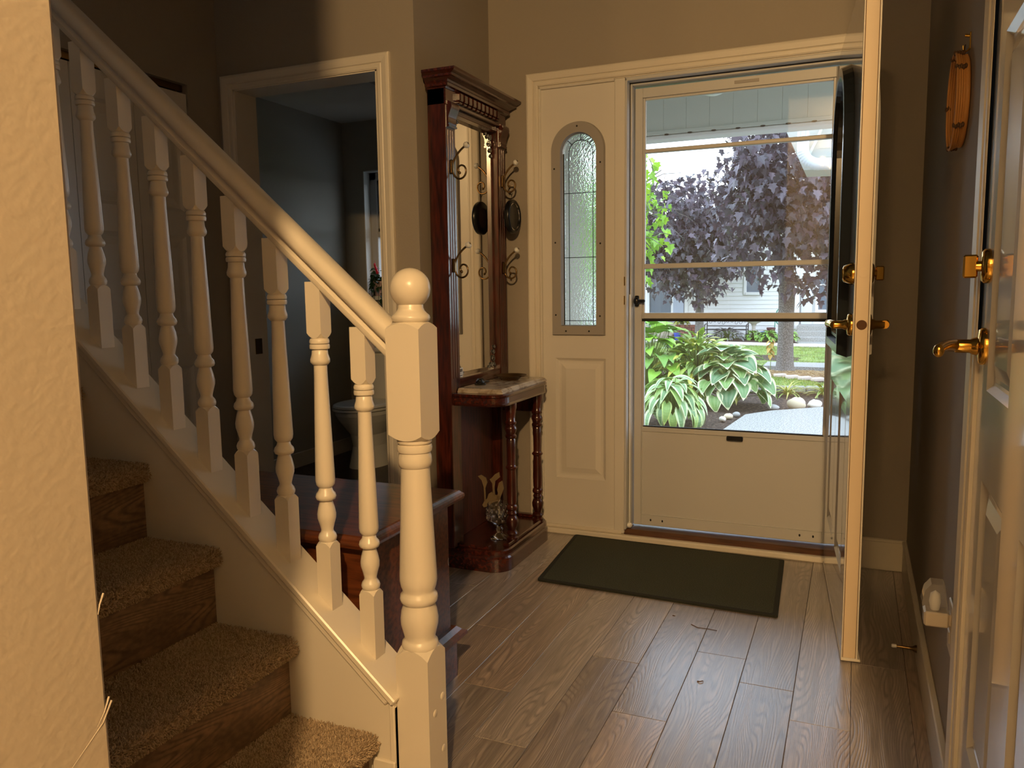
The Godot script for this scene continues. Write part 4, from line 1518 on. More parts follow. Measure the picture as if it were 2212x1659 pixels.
func slab_stack(b: MB, x0: float, x1: float, z0: float, z1: float, r: float, steps: Array) -> void:   # stacked outlines, each [growth, height]: a moulded edge
	var outl := func(g: float) -> PackedVector2Array:
		return rounded_front(x0, x1 + g, z0 - g, z1 + g, r + g)
	for i in steps.size() - 1:
		var a: PackedVector2Array = outl.call(steps[i][0])
		var c: PackedVector2Array = outl.call(steps[i + 1][0])
		var k := a.size()
		for j in k:
			var m := (j + 1) % k
			b.quad(Vector3(a[j].x, steps[i][1], -a[j].y), Vector3(a[m].x, steps[i][1], -a[m].y), Vector3(c[m].x, steps[i + 1][1], -c[m].y), Vector3(c[j].x, steps[i + 1][1], -c[j].y))
	for e in [0, steps.size() - 1]:
		var a: PackedVector2Array = outl.call(steps[e][0])
		var mid := Vector3((x0 + x1) / 2, steps[e][1], (z0 + z1) / 2)
		for j in a.size():
			var m := (j + 1) % a.size()
			var p := Vector3(a[j].x, steps[e][1], -a[j].y)
			var q := Vector3(a[m].x, steps[e][1], -a[m].y)
			if e == 0:
				b.tri(mid, q, p)
			else:
				b.tri(mid, p, q)

func scroll_hook(parent: Node, at: Vector3, mat: Material) -> void:
	var b := MB.new()
	var pts := [[0.066, 0.074], [0.052, 0.066], [0.034, 0.05], [0.018, 0.029], [0.008, 0.004], [0.008, -0.022], [0.018, -0.042], [0.036, -0.051], [0.053, -0.047], [0.064, -0.034], [0.066, -0.017], [0.058, -0.003], [0.044, 0.001], [0.033, -0.007], [0.031, -0.02], [0.038, -0.028]]
	var path := PackedVector3Array()
	for i in pts.size() - 1:
		for k in 3:
			var s := k / 3.0
			var g := func(j: int) -> Vector2:
				var q: Array = pts[clampi(j, 0, pts.size() - 1)]
				return Vector2(q[0], q[1])
			var p0: Vector2 = g.call(i - 1)
			var p1: Vector2 = g.call(i)
			var p2: Vector2 = g.call(i + 1)
			var p3: Vector2 = g.call(i + 2)
			var c := p1.cubic_interpolate(p2, p0, p3, s)
			path.append(at + Vector3(c.x, c.y, 0))
	b.tube(path, 0.0042, 0.0036, 10)
	b.bx(at.x - 0.002, at.x + 0.012, at.y - 0.03, at.y + 0.025, at.z - 0.012, at.z + 0.012, 0.004)
	b.ball(at + Vector3(0.038, -0.028, 0), Vector3(0.006, 0.006, 0.006), 10, 8)
	var o := obj("scroll_hook", b, mat, parent)
	var k := MB.new()
	k.x = Transform3D(Basis(Quaternion(Vector3.UP, Vector3(0.8, 0.6, 0).normalized())), at + Vector3(0.064, 0.073, 0))
	k.lathe([Vector2(0.0, -0.005), Vector2(0.006, -0.004), Vector2(0.0125, 0.003), Vector2(0.0135, 0.010), Vector2(0.010, 0.016), Vector2(0.004, 0.0175), Vector2(0, 0.0175)], 18)
	tag(obj("knob", k, M.porcelain, o), "white porcelain knob", "")
	k = MB.new()
	k.x = Transform3D(Basis(Quaternion(Vector3.UP, Vector3(0.8, 0.6, 0).normalized())), at + Vector3(0.064, 0.073, 0))
	k.lathe([Vector2(0.0, 0.0172), Vector2(0.0045, 0.0172), Vector2(0.003, 0.0195), Vector2(0, 0.02)], 12)
	obj("knob_screw", k, M.old_brass, o)

func build_hall_stand() -> void:
	var t := thing("hall_stand", "tall dark mahogany hall stand with mirror, scroll hooks and marble shelf", "hall stand")
	var x0 := -1.582
	var xf := -1.503      # front of the stiles
	var za := 0.045
	var zb := 0.630
	var b := MB.new()
	# base platform
	slab_stack(b, x0, -1.292, 0.07, 0.605, 0.07, [[0.0, 0.0], [0.012, 0.0], [0.012, 0.055], [0.006, 0.062], [0.008, 0.07], [0.006, 0.085], [0.0, 0.09]])
	obj("base", b, M.mahogany_z, t)
	b = MB.new()
	for q in [[0.07, 0.1], [0.575, 0.605]]:
		b.bx(x0, -1.36, 0.09, 0.105, q[0], q[1], 0.003)
	b.bx(-1.325, -1.298, 0.09, 0.105, 0.14, 0.535, 0.003)
	obj("base_rim", b, M.mahogany_z, t)
	# stiles
	for q in [[zb - 0.085, zb], [za, za + 0.085]]:
		b = MB.new()
		b.bx(x0, xf, 0.09, 1.948, q[0], q[1], 0.003)
		for k in 3:
			var zz: float = q[0] + 0.022 + 0.02 * k
			b.rod(Vector3(xf - 0.001, 0.80, zz), Vector3(xf - 0.001, 1.79, zz), 0.0035, 8)
		obj("stile", b, M.mahogany, t)
	b = MB.new()
	b.bx(x0, -1.55, 0.09, 0.70, za + 0.085, zb - 0.085, 0.002)
	obj("lower_panel", b, M.mahogany_dull, t)
	b = MB.new()
	b.bx(x0, -1.545, 0.74, 1.95, za + 0.08, zb - 0.08)
	obj("back_board", b, M.mahogany, t)
	# rails round the mirror
	b = MB.new()
	b.bx(x0, xf - 0.004, 0.735, 0.795, za + 0.085, zb - 0.085, 0.002)
	b.bx(x0, xf - 0.002, 1.862, 1.95, za + 0.085, zb - 0.085, 0.002)
	for k in 3:
		b.rod(Vector3(xf - 0.004, 1.866 + 0.006 * k, za + 0.085), Vector3(xf - 0.004, 1.866 + 0.006 * k, zb - 0.085), 0.003, 8)
	obj("crossrail", b, M.mahogany_z, t)
	# mirror with a bevelled border
	b = MB.new()
	var mz0 := za + 0.085
	var mz1 := zb - 0.085
	b.quad(Vector3(-1.532, 0.813, mz1 - 0.016), Vector3(-1.532, 0.813, mz0 + 0.016), Vector3(-1.532, 1.844, mz0 + 0.016), Vector3(-1.532, 1.844, mz1 - 0.016))
	var o1 := [Vector3(-1.5355, 0.795, mz1), Vector3(-1.5355, 0.795, mz0), Vector3(-1.5355, 1.862, mz0), Vector3(-1.5355, 1.862, mz1)]
	var o2 := [Vector3(-1.532, 0.813, mz1 - 0.016), Vector3(-1.532, 0.813, mz0 + 0.016), Vector3(-1.532, 1.844, mz0 + 0.016), Vector3(-1.532, 1.844, mz1 - 0.016)]
	for k in 4:
		var m := (k + 1) % 4
		b.quad(o1[k], o1[m], o2[m], o2[k])
	b.bx(-1.546, -1.5355, 0.795, 1.862, mz0, mz1)
	tag(obj("mirror_glass", b, M.mirror, t), "bevelled mirror glass", "")
	# scrollwork in the corners of the mirror
	for q in [[0.80, mz0, 1, 1], [0.80, mz1, 1, -1], [1.857, mz0, -1, 1], [1.857, mz1, -1, -1]]:
		b = MB.new()
		for c in [[0.022, 0.075, 0.011], [0.026, 0.045, 0.016], [0.018, 0.018, 0.012], [0.048, 0.018, 0.011], [0.07, 0.010, 0.007], [0.013, 0.098, 0.008]]:
			var p := PackedVector3Array()
			for k in 22:
				var a := k * 0.42
				var r: float = c[2] * (1.0 - 0.032 * k)
				p.append(Vector3(-1.528, q[0] + q[2] * (c[1] + r * sin(a)), q[1] + q[3] * (c[0] + r * cos(a))))
			b.tube(p, 0.0032, 0.0018, 7)
		tag(obj("corner_scroll", b, M.pewter, t), "grey carved scroll in the mirror corner", "")
	# frieze with dentils
	b = MB.new()
	b.bx(x0, xf + 0.004, 1.885, 1.95, za, zb, 0.002)
	for k in 2:
		b.bx(x0, xf + 0.010 + 0.004 * k, 1.886 - 0.001 * k, 1.892 + 0.005 * k, za + 0.09, zb - 0.09, 0.002)
	obj("frieze", b, M.mahogany_z, t)
	for k in 10:
		b = MB.new()
		var zz := za + 0.098 + 0.0402 * k
		b.bx(xf, xf + 0.022, 1.914, 1.945, zz, zz + 0.031, 0.003)
		b.bx(xf, xf + 0.017, 1.904, 1.913, zz + 0.001, zz + 0.030, 0.003)
		obj("dentil", b, M.mahogany_z, t)
	# crown: stepped moulding
	b = MB.new()
	var steps := [[0.006, 1.945], [0.010, 1.950], [0.020, 1.953], [0.022, 1.962], [0.016, 1.966], [0.024, 1.974], [0.038, 1.981], [0.048, 1.984], [0.047, 1.992], [0.060, 1.999], [0.066, 2.003], [0.066, 2.012]]
	for i in steps.size() - 1:
		var g0: float = steps[i][0]
		var g1: float = steps[i + 1][0]
		var y0: float = steps[i][1]
		var y1: float = steps[i + 1][1]
		var gz0: float = g0 * 0.62
		var gz1: float = g1 * 0.62
		b.quad(Vector3(xf + g0, y0, zb + gz0), Vector3(xf + g0, y0, za - gz0), Vector3(xf + g1, y1, za - gz1), Vector3(xf + g1, y1, zb + gz1))
		b.quad(Vector3(x0, y0, zb + gz0), Vector3(xf + g0, y0, zb + gz0), Vector3(xf + g1, y1, zb + gz1), Vector3(x0, y1, zb + gz1))
		b.quad(Vector3(xf + g0, y0, za - gz0), Vector3(x0, y0, za - gz0), Vector3(x0, y1, za - gz1), Vector3(xf + g1, y1, za - gz1))
	b.quad(Vector3(x0, 2.012, zb + 0.041), Vector3(xf + 0.066, 2.012, zb + 0.041), Vector3(xf + 0.066, 2.012, za - 0.041), Vector3(x0, 2.012, za - 0.041))
	b.quad(Vector3(x0, 1.945, za), Vector3(xf, 1.945, za), Vector3(xf, 1.945, zb), Vector3(x0, 1.945, zb))
	b.quad(Vector3(x0, 1.945, za), Vector3(x0, 1.945, zb), Vector3(x0, 2.012, zb), Vector3(x0, 2.012, za))
	obj("crown", b, M.mahogany_z, t)
	# corbels on the stiles
	for zc in [za + 0.0425, zb - 0.0425]:
		b = MB.new()
		b.x = Transform3D(Basis(Vector3(0, 0, -1), Vector3(0, 1, 0), Vector3(1, 0, 0)), Vector3(0, 0, zc))
		b.x = Transform3D(Basis(), Vector3(0, 0, zc))
		b.prism(PackedVector2Array([Vector2(xf - 0.003, 1.80), Vector2(xf + 0.012, 1.80), Vector2(xf + 0.014, 1.806), Vector2(xf + 0.009, 1.810), Vector2(xf + 0.012, 1.816), Vector2(xf + 0.009, 1.820), Vector2(xf + 0.011, 1.84), Vector2(xf + 0.02, 1.862), Vector2(xf + 0.026, 1.876), Vector2(xf + 0.024, 1.89), Vector2(xf + 0.014, 1.898), Vector2(xf + 0.005, 1.90), Vector2(xf - 0.003, 1.90)]), -0.034, 0.034, true)
		obj("corbel", b, M.mahogany, t)
	for y in [1.652, 1.262]:
		for zc in [za + 0.0425, zb - 0.0425]:
			scroll_hook(t, Vector3(xf, y, zc), M.old_brass)
	# table: frame, marble, legs
	b = MB.new()
	slab_stack(b, x0, -1.287, 0.062, 0.612, 0.075, [[-0.012, 0.690], [0.0, 0.690], [0.004, 0.696], [0.0, 0.701], [0.0, 0.724], [0.006, 0.728], [0.008, 0.734], [0.004, 0.739], [-0.004, 0.740]])
	obj("apron", b, M.mahogany_z, t)
	b = MB.new()
	var mk0 := [[0.006, 0.7405], [0.006, 0.746], [0.000, 0.750], [0.001, 0.753], [-0.006, 0.757], [-0.008, 0.758]]
	for i in mk0.size() - 1:
		var g0: float = mk0[i][0]
		var g1: float = mk0[i + 1][0]
		var c := [[-1.50, 0.575, g0, mk0[i][1]], [-1.302, 0.575, g0, mk0[i][1]], [-1.302, 0.085, g0, mk0[i][1]], [-1.50, 0.085, g0, mk0[i][1]]]
		var f := func(px: float, pz: float, g: float, y: float) -> Vector3:
			return Vector3(px + (g if px > -1.4 else 0.0), y, pz + (g if pz > 0.3 else -g))
		for k in 4:
			var m := (k + 1) % 4
			b.quad(f.call(c[k][0], c[k][1], g0, mk0[i][1]), f.call(c[m][0], c[m][1], g0, mk0[i][1]), f.call(c[m][0], c[m][1], g1, mk0[i + 1][1]), f.call(c[k][0], c[k][1], g1, mk0[i + 1][1]))
	b.quad(Vector3(-1.50, 0.758, 0.567), Vector3(-1.310, 0.758, 0.567), Vector3(-1.310, 0.758, 0.093), Vector3(-1.50, 0.758, 0.093))
	tag(obj("marble_top", b, M.marble, t), "pale beige marble slab with a moulded edge", "")
	var leg := MB.new()
	leg.lathe([Vector2(0.022, 0.09), Vector2(0.026, 0.094), Vector2(0.026, 0.108), Vector2(0.018, 0.113), Vector2(0.021, 0.118), Vector2(0.026, 0.126), Vector2(0.021, 0.135), Vector2(0.016, 0.139), Vector2(0.019, 0.148), Vector2(0.026, 0.166), Vector2(0.027, 0.182), Vector2(0.022, 0.196), Vector2(0.0155, 0.203), Vector2(0.019, 0.207), Vector2(0.0225, 0.214), Vector2(0.019, 0.221), Vector2(0.016, 0.224), Vector2(0.022, 0.229), Vector2(0.0245, 0.238), Vector2(0.0225, 0.247), Vector2(0.0175, 0.252),
		Vector2(0.0205, 0.262), Vector2(0.0215, 0.30), Vector2(0.0205, 0.36), Vector2(0.0185, 0.40), Vector2(0.0195, 0.404), Vector2(0.0245, 0.409), Vector2(0.025, 0.414), Vector2(0.0195, 0.419), Vector2(0.018, 0.424), Vector2(0.0185, 0.48), Vector2(0.020, 0.53), Vector2(0.0175, 0.536), Vector2(0.0235, 0.541), Vector2(0.0245, 0.549), Vector2(0.0185, 0.556), Vector2(0.022, 0.564), Vector2(0.026, 0.576), Vector2(0.0225, 0.589), Vector2(0.017, 0.594), Vector2(0.0235, 0.599), Vector2(0.025, 0.606), Vector2(0.019, 0.613), Vector2(0.0195, 0.635), Vector2(0.0225, 0.655), Vector2(0.026, 0.668), Vector2(0.026, 0.69)], 28)
	var lm := leg.mesh()
	for zc in [0.150, 0.452]:
		inst("leg", lm, M.mahogany, t).position = Vector3(-1.318, 0, zc)
	b = MB.new()
	b.bx(x0, -1.34, 0.6, 0.69, 0.10, 0.12, 0.002)
	obj("drawer_side", b, M.mahogany, t)

# ---------------------------------------------------------------- small things indoors
func build_small_things() -> void:
	var b := MB.new()
	# black framed round disc hanging from the hook
	var d := thing("hanging_disc", "round black framed disc with brown back hanging from the upper right scroll hook", "wall ornament", Vector3(-1.455, 1.49, 0.0875))
	var ax := Transform3D(Basis(Vector3(0, 0, 1), Vector3(1, 0, 0), Vector3(0, 1, 0)), Vector3.ZERO)
	b.x = ax
	b.lathe([Vector2(0.045, -0.009), Vector2(0.072, -0.009), Vector2(0.076, -0.005), Vector2(0.076, 0.010), Vector2(0.073, 0.015), Vector2(0.066, 0.017), Vector2(0.060, 0.012), Vector2(0.056, 0.010)], 44)
	tag(obj("ring_frame", b, M.black, d), "glossy black ring", "")
	b = MB.new()
	b.x = ax
	b.lathe([Vector2(0.0, -0.0075), Vector2(0.046, -0.0075), Vector2(0.046, 0.0)], 36)
	tag(obj("back_plate", b, mk(Color(0.30, 0.22, 0.17), 0.7), d), "brown back plate", "")
	b = MB.new()
	b.x = ax
	b.lathe([Vector2(0.0, 0.013), Vector2(0.03, 0.0125), Vector2(0.05, 0.011), Vector2(0.057, 0.009), Vector2(0.057, 0.007), Vector2(0.0, 0.007)], 36)
	obj("glass_face", b, M.black, d)
	b = MB.new()
	b.x = ax
	b.lathe([Vector2(0.0565, 0.0085), Vector2(0.059, 0.0135), Vector2(0.061, 0.0125), Vector2(0.0605, 0.009)], 40)
	tag(obj("bright_rim", b, M.chrome, d), "bright metal rim round the glass", "")
	b = MB.new()
	b.tube(PackedVector3Array([Vector3(-0.006, 0.112, -0.013), Vector3(0.0, 0.104, -0.008), Vector3(0.0, 0.094, 0), Vector3(0.0, 0.078, 0)]), 0.0013, 0.0013, 6)
	b.tube(PackedVector3Array([Vector3(-0.006, 0.112, 0.013), Vector3(0.0, 0.104, 0.008), Vector3(0.0, 0.094, 0)]), 0.0013, 0.0013, 6)
	obj("wire_loop", b, M.black, d)
	# dish and dark spectacles on the marble
	var dish := thing("dish", "shallow brown metal dish on the marble shelf of the hall stand", "dish", Vector3(-1.412, 0.7585, 0.235))
	b = MB.new()
	b.lathe([Vector2(0, 0.0), Vector2(0.038, 0.0), Vector2(0.04, 0.003), Vector2(0.056, 0.016), Vector2(0.074, 0.021), Vector2(0.0745, 0.0228), Vector2(0.055, 0.0195), Vector2(0.037, 0.0055), Vector2(0, 0.004)], 40)
	b.x = Transform3D(Basis(Vector3.UP, -0.35), Vector3.ZERO)
	b.prism(PackedVector2Array([Vector2(0.06, 0.017), Vector2(0.095, 0.021), Vector2(0.098, 0.0225), Vector2(0.094, 0.0235), Vector2(0.06, 0.0205)]), -0.012, 0.012)
	obj("bowl", b, M.bronze, dish)
	var gl := thing("dark_figurine", "small dark glossy crouching figurine on the near end of the marble shelf", "figurine", Vector3(-1.455, 0.7585, 0.452), 12)
	b = MB.new()
	b.ball(Vector3(0, 0.014, 0), Vector3(0.020, 0.015, 0.028), 14, 10, 0.12, 2)
	b.ball(Vector3(0.004, 0.02, 0.024), Vector3(0.012, 0.011, 0.013), 12, 8, 0.1, 3)
	obj("body", b, M.black, gl)
	b = MB.new()
	b.tube(PackedVector3Array([Vector3(0, 0.015, -0.024), Vector3(0.004, 0.012, -0.045), Vector3(0.012, 0.009, -0.062), Vector3(0.016, 0.007, -0.085)]), 0.009, 0.004, 8)
	b.ball(Vector3(0.016, 0.006, 0.008), Vector3(0.010, 0.006, 0.012), 10, 6)
	b.ball(Vector3(-0.014, 0.006, 0.012), Vector3(0.010, 0.006, 0.012), 10, 6)
	obj("legs", b, mk(Color(0.11, 0.10, 0.09), 0.3), gl)
	# printed ticket in the mirror corner and a small silver ornament
	var tk := thing("price_ticket", "small white printed card leaning in the lower left mirror corner", "card", Vector3(-1.5205, 0.7965, 0.515))
	b = MB.new()
	b.bx(-0.0006, 0.0, 0.0, 0.039, -0.029, 0.029)
	obj("card", b, M.white, tk)
	b = MB.new()
	for k in 12:
		var w: float = [0.0012, 0.0022, 0.001][k % 3]
		b.bx(0.0, 0.0004, 0.021, 0.034, -0.024 + 0.0031 * k, -0.024 + 0.0031 * k + w)
	for k in 6:
		b.bx(0.0, 0.0004, 0.0145, 0.017, -0.023 + 0.0085 * k, -0.0195 + 0.0085 * k)
	for k in 5:
		b.bx(0.0, 0.0004, 0.004, 0.0085, -0.024 + 0.010 * k, -0.0175 + 0.010 * k)
	obj("print", b, M.rubber, tk)
	var orn := thing("silver_ornament", "small silver filigree ornament behind the printed card", "ornament", Vector3(-1.527, 0.7965, 0.512))
	b = MB.new()
	for q in [[0.0, 0.075, 0.013], [0.004, 0.055, 0.012], [-0.006, 0.035, 0.014], [0.01, 0.02, 0.012], [-0.004, 0.014, 0.012]]:
		var p := PackedVector3Array()
		for k in 20:
			var a := k * 0.5
			p.append(Vector3(0, q[1] + (q[2] - 0.0005 * k) * sin(a), q[0] + (q[2] - 0.0005 * k) * cos(a)))
		b.tube(p, 0.002, 0.0014, 6)
	obj("filigree", b, M.pewter, orn)
	# in the well of the stand
	var cut := thing("wooden_cutout", "pale cut out wooden stag ornament leaning inside the foot of the hall stand", "ornament", Vector3(-1.425, 0.0905, 0.385))
	b = MB.new()
	b.x = Transform3D(Basis(Vector3.UP, 0.25) * Basis(Vector3.RIGHT, -0.12), Vector3(0, 0.0, 0))
	for poly in [
		[[-0.062, 0.125], [-0.055, 0.115], [-0.035, 0.12], [0.005, 0.13], [0.018, 0.15], [0.012, 0.168], [-0.01, 0.172], [-0.02, 0.185], [-0.034, 0.175], [-0.04, 0.155], [-0.052, 0.145]],
		[[-0.052, 0.14], [-0.046, 0.14], [-0.049, 0.20], [-0.04, 0.226], [-0.046, 0.245], [-0.068, 0.258], [-0.083, 0.252], [-0.066, 0.235], [-0.056, 0.205]],
		[[-0.014, 0.165], [-0.005, 0.165], [-0.008, 0.205], [-0.005, 0.232], [0.016, 0.25], [0.012, 0.272], [-0.006, 0.262], [-0.022, 0.244], [-0.03, 0.24], [-0.018, 0.222]],
		[[0.0, 0.15], [0.012, 0.14], [0.024, 0.175], [0.034, 0.20], [0.026, 0.235], [0.012, 0.225], [0.004, 0.195], [0.008, 0.18]],
		[[-0.03, 0.125], [-0.005, 0.128], [-0.002, 0.09], [0.004, 0.06], [0.02, 0.035], [0.03, 0.0], [0.014, 0.0], [0.002, 0.03], [-0.02, 0.05], [-0.034, 0.055], [-0.038, 0.09]],
		[[0.0, 0.12], [0.012, 0.122], [0.02, 0.085], [0.036, 0.06], [0.052, 0.04], [0.046, 0.03], [0.022, 0.05], [0.006, 0.08]]]:
		var p := PackedVector2Array()
		for q in poly:
			p.append(Vector2(q[0], q[1]))
		b.prism(p, -0.005, 0.005)
	obj("cutout_board", b, mk(Color(0.44, 0.37, 0.25), 0.7), cut)
	var gob := thing("crystal_compote", "cut crystal footed bowl standing inside the foot of the hall stand", "glass bowl", Vector3(-1.385, 0.0905, 0.435))
	b = MB.new()
	b.lathe([Vector2(0, 0.0), Vector2(0.040, 0.0), Vector2(0.041, 0.004), Vector2(0.022, 0.014), Vector2(0.010, 0.024), Vector2(0.013, 0.034), Vector2(0.017, 0.042), Vector2(0.011, 0.05), Vector2(0.014, 0.058), Vector2(0.038, 0.072), Vector2(0.051, 0.095), Vector2(0.054, 0.125), Vector2(0.051, 0.155), Vector2(0.049, 0.155), Vector2(0.051, 0.125), Vector2(0.048, 0.097), Vector2(0.034, 0.076), Vector2(0, 0.070)], 14)
	obj("glass_body", b, M.crystal, gob)
	for row in 3:
		b = MB.new()
		for k in 14:
			var a := TAU * (k + 0.5 * (row % 2)) / 14
			b.ball(Vector3(cos(a) * 0.0535, 0.092 + 0.02 * row, sin(a) * 0.0535), Vector3(0.006, 0.008, 0.006), 6, 4)
		obj("cut_facets", b, M.crystal, gob)
	# door mat
	var mt := thing("door_mat", "dark green woven door mat in front of the storm door", "mat", Vector3.ZERO)
	b = MB.new()
	var P := [Vector2(-1.134, 0.634), Vector2(-0.214, 0.666), Vector2(-0.240, 0.046), Vector2(-1.180, 0.022)]
	var mid := Vector2.ZERO
	for q in P:
		mid += q / 4.0
	var rectp := func(g: float) -> PackedVector2Array:
		var r := PackedVector2Array()
		for k in 4:
			var c: Vector2 = P[k] + (mid - P[k]).normalized() * g
			for j in 5:
				var to0: Vector2 = (P[(k + 3) % 4] - P[k]).normalized()
				var to1: Vector2 = (P[(k + 1) % 4] - P[k]).normalized()
				var s := j / 4.0
				r.append(c + to0 * 0.014 * (1 - s) * (1 - s) + to1 * 0.014 * s * s)
		return r
	var a0: PackedVector2Array = rectp.call(0.0)
	var a1: PackedVector2Array = rectp.call(0.022)
	var n := a0.size()
	for k in n:
		var m := (k + 1) % n
		b.tri(Vector3(mid.x, 0.0095, mid.y), Vector3(a1[k].x, 0.0095, a1[k].y), Vector3(a1[m].x, 0.0095, a1[m].y))
	obj("woven_face", b, M.mat, mt)
	b = MB.new()
	for k in n:
		var m := (k + 1) % n
		var pr := [[a0, 0.0005], [a0, 0.008], [a1, 0.0105], [a1, 0.0095]]
		for i in 3:
			var u: PackedVector2Array = pr[i][0]
			var w: PackedVector2Array = pr[i + 1][0]
			b.quad(Vector3(u[k].x, pr[i][1], u[k].y), Vector3(u[m].x, pr[i][1], u[m].y), Vector3(w[m].x, pr[i + 1][1], w[m].y), Vector3(w[k].x, pr[i + 1][1], w[k].y))
	obj("bound_edge", b, M.mat_edge, mt)
	# light switch behind the hall stand
	var sw := thing("light_switch", "beige light switch plate on the wall beside the hall stand", "switch", Vector3(-1.598, 1.242, 0.515))
	b = MB.new()
	b.bx(0, 0.006, -0.057, 0.057, -0.035, 0.035, 0.003)
	obj("cover_plate", b, M.plastic, sw)
	b = MB.new()
	b.bx(0.004, 0.016, -0.010, 0.006, -0.005, 0.005, 0.002)
	obj("toggle", b, M.plastic, sw)
	# bits of plant litter on the planks
	var bits := [["thin dark twig lying across the plank joint near the mat", Vector3(-0.44, 0.0, 0.842), [Vector3(-0.045, 0.0008, -0.015), Vector3(-0.02, 0.0012, 0.004), Vector3(0.02, 0.0012, 0.002), Vector3(0.045, 0.0008, 0.004)], 0.0012], ["tiny dark curled leaf scrap alone on the bright planks", Vector3(-0.385, 0.0, 1.224), [Vector3(-0.008, 0.001, 0.0), Vector3(0.0, 0.003, 0.004), Vector3(0.007, 0.0035, -0.002), Vector3(0.008, 0.0012, -0.006)], 0.0018], ["tiny dark seed on the planks just below the mat edge", Vector3(-0.556, 0.0, 0.775), [Vector3(-0.005, 0.001, 0), Vector3(0.005, 0.001, 0.001)], 0.0016]]
	for q in bits:
		b = MB.new()
		b.tube(PackedVector3Array(q[2]), q[3], q[3] * 0.7, 6)
		var o := obj("litter", b, M.dark_knot)
		o.position = q[1]
		tag(o, q[0], "debris")

# ---------------------------------------------------------------- outdoors
const G := -0.17

func lin(c: Color) -> Color:
	return c.srgb_to_linear()

# a broad leaf along +z with a cream margin; len and width in metres
func broad_leaf(len: float, wid: float, mid: Color, edge: Color, droop: float, heart := 0.6, margin := 0.72, nz := 8, nx := 4) -> ArrayMesh:
	var b := MB.new()
	b.tinted = true
	var pt := func(i: int, j: int) -> Vector3:
		var s := float(i) / nz
		var u := float(j) / nx      # -1..1
		var w := wid * 0.5 * pow(sin(PI * pow(clampf(s * 0.97 + 0.03, 0, 1), heart)), 0.85)
		var back := -0.09 * len * absf(u) * (1.0 - s) * (1.0 - s) * 2.0
		var y := len * (0.10 * sin(PI * s * 0.9) - droop * s * s) + w * 0.30 * u * u - w * 0.10 * u * u * u * u + 0.012 * wid * sin(u * 14.0) * (1.0 - s)
		return Vector3(u * w, y, len * s * (1.0 - 0.25 * droop * s) + back)
	for i in nz:
		for j in range(-nx, nx):
			var a: Vector3 = pt.call(i, j)
			var d: Vector3 = pt.call(i, j + 1)
			var e: Vector3 = pt.call(i + 1, j + 1)
			var f: Vector3 = pt.call(i + 1, j)
			var u := absf((j + 0.5) / nx)
			var s := (i + 0.5) / nz
			b.col = edge if (u > margin or s > 0.93) else mid.lerp(edge, 0.12 * float((j + 100) % 2))
			b.quad(a, f, e, d)
	return b.mesh()

func star_leaf(size: float) -> ArrayMesh:   # a maple leaf in the xz plane, stalk at the origin, slightly folded
	var b := MB.new()
	var half := [[0.0, 0.0], [0.16, -0.04], [0.44, 0.06], [0.30, 0.20], [0.50, 0.46], [0.34, 0.46], [0.18, 0.56], [0.16, 0.74], [0.0, 1.0]]
	var p := []
	for q in half:
		p.append(Vector3(q[0] * size, absf(q[0]) * size * 0.22 - q[1] * q[1] * size * 0.12, q[1] * size))
	var c := Vector3(0, 0, 0.36 * size)
	for i in p.size() - 1:
		b.tri(c, p[i + 1], p[i])
		var m0: Vector3 = p[i] * Vector3(-1, 1, 1)
		var m1: Vector3 = p[i + 1] * Vector3(-1, 1, 1)
		b.tri(c, m0, m1)
	return b.mesh()

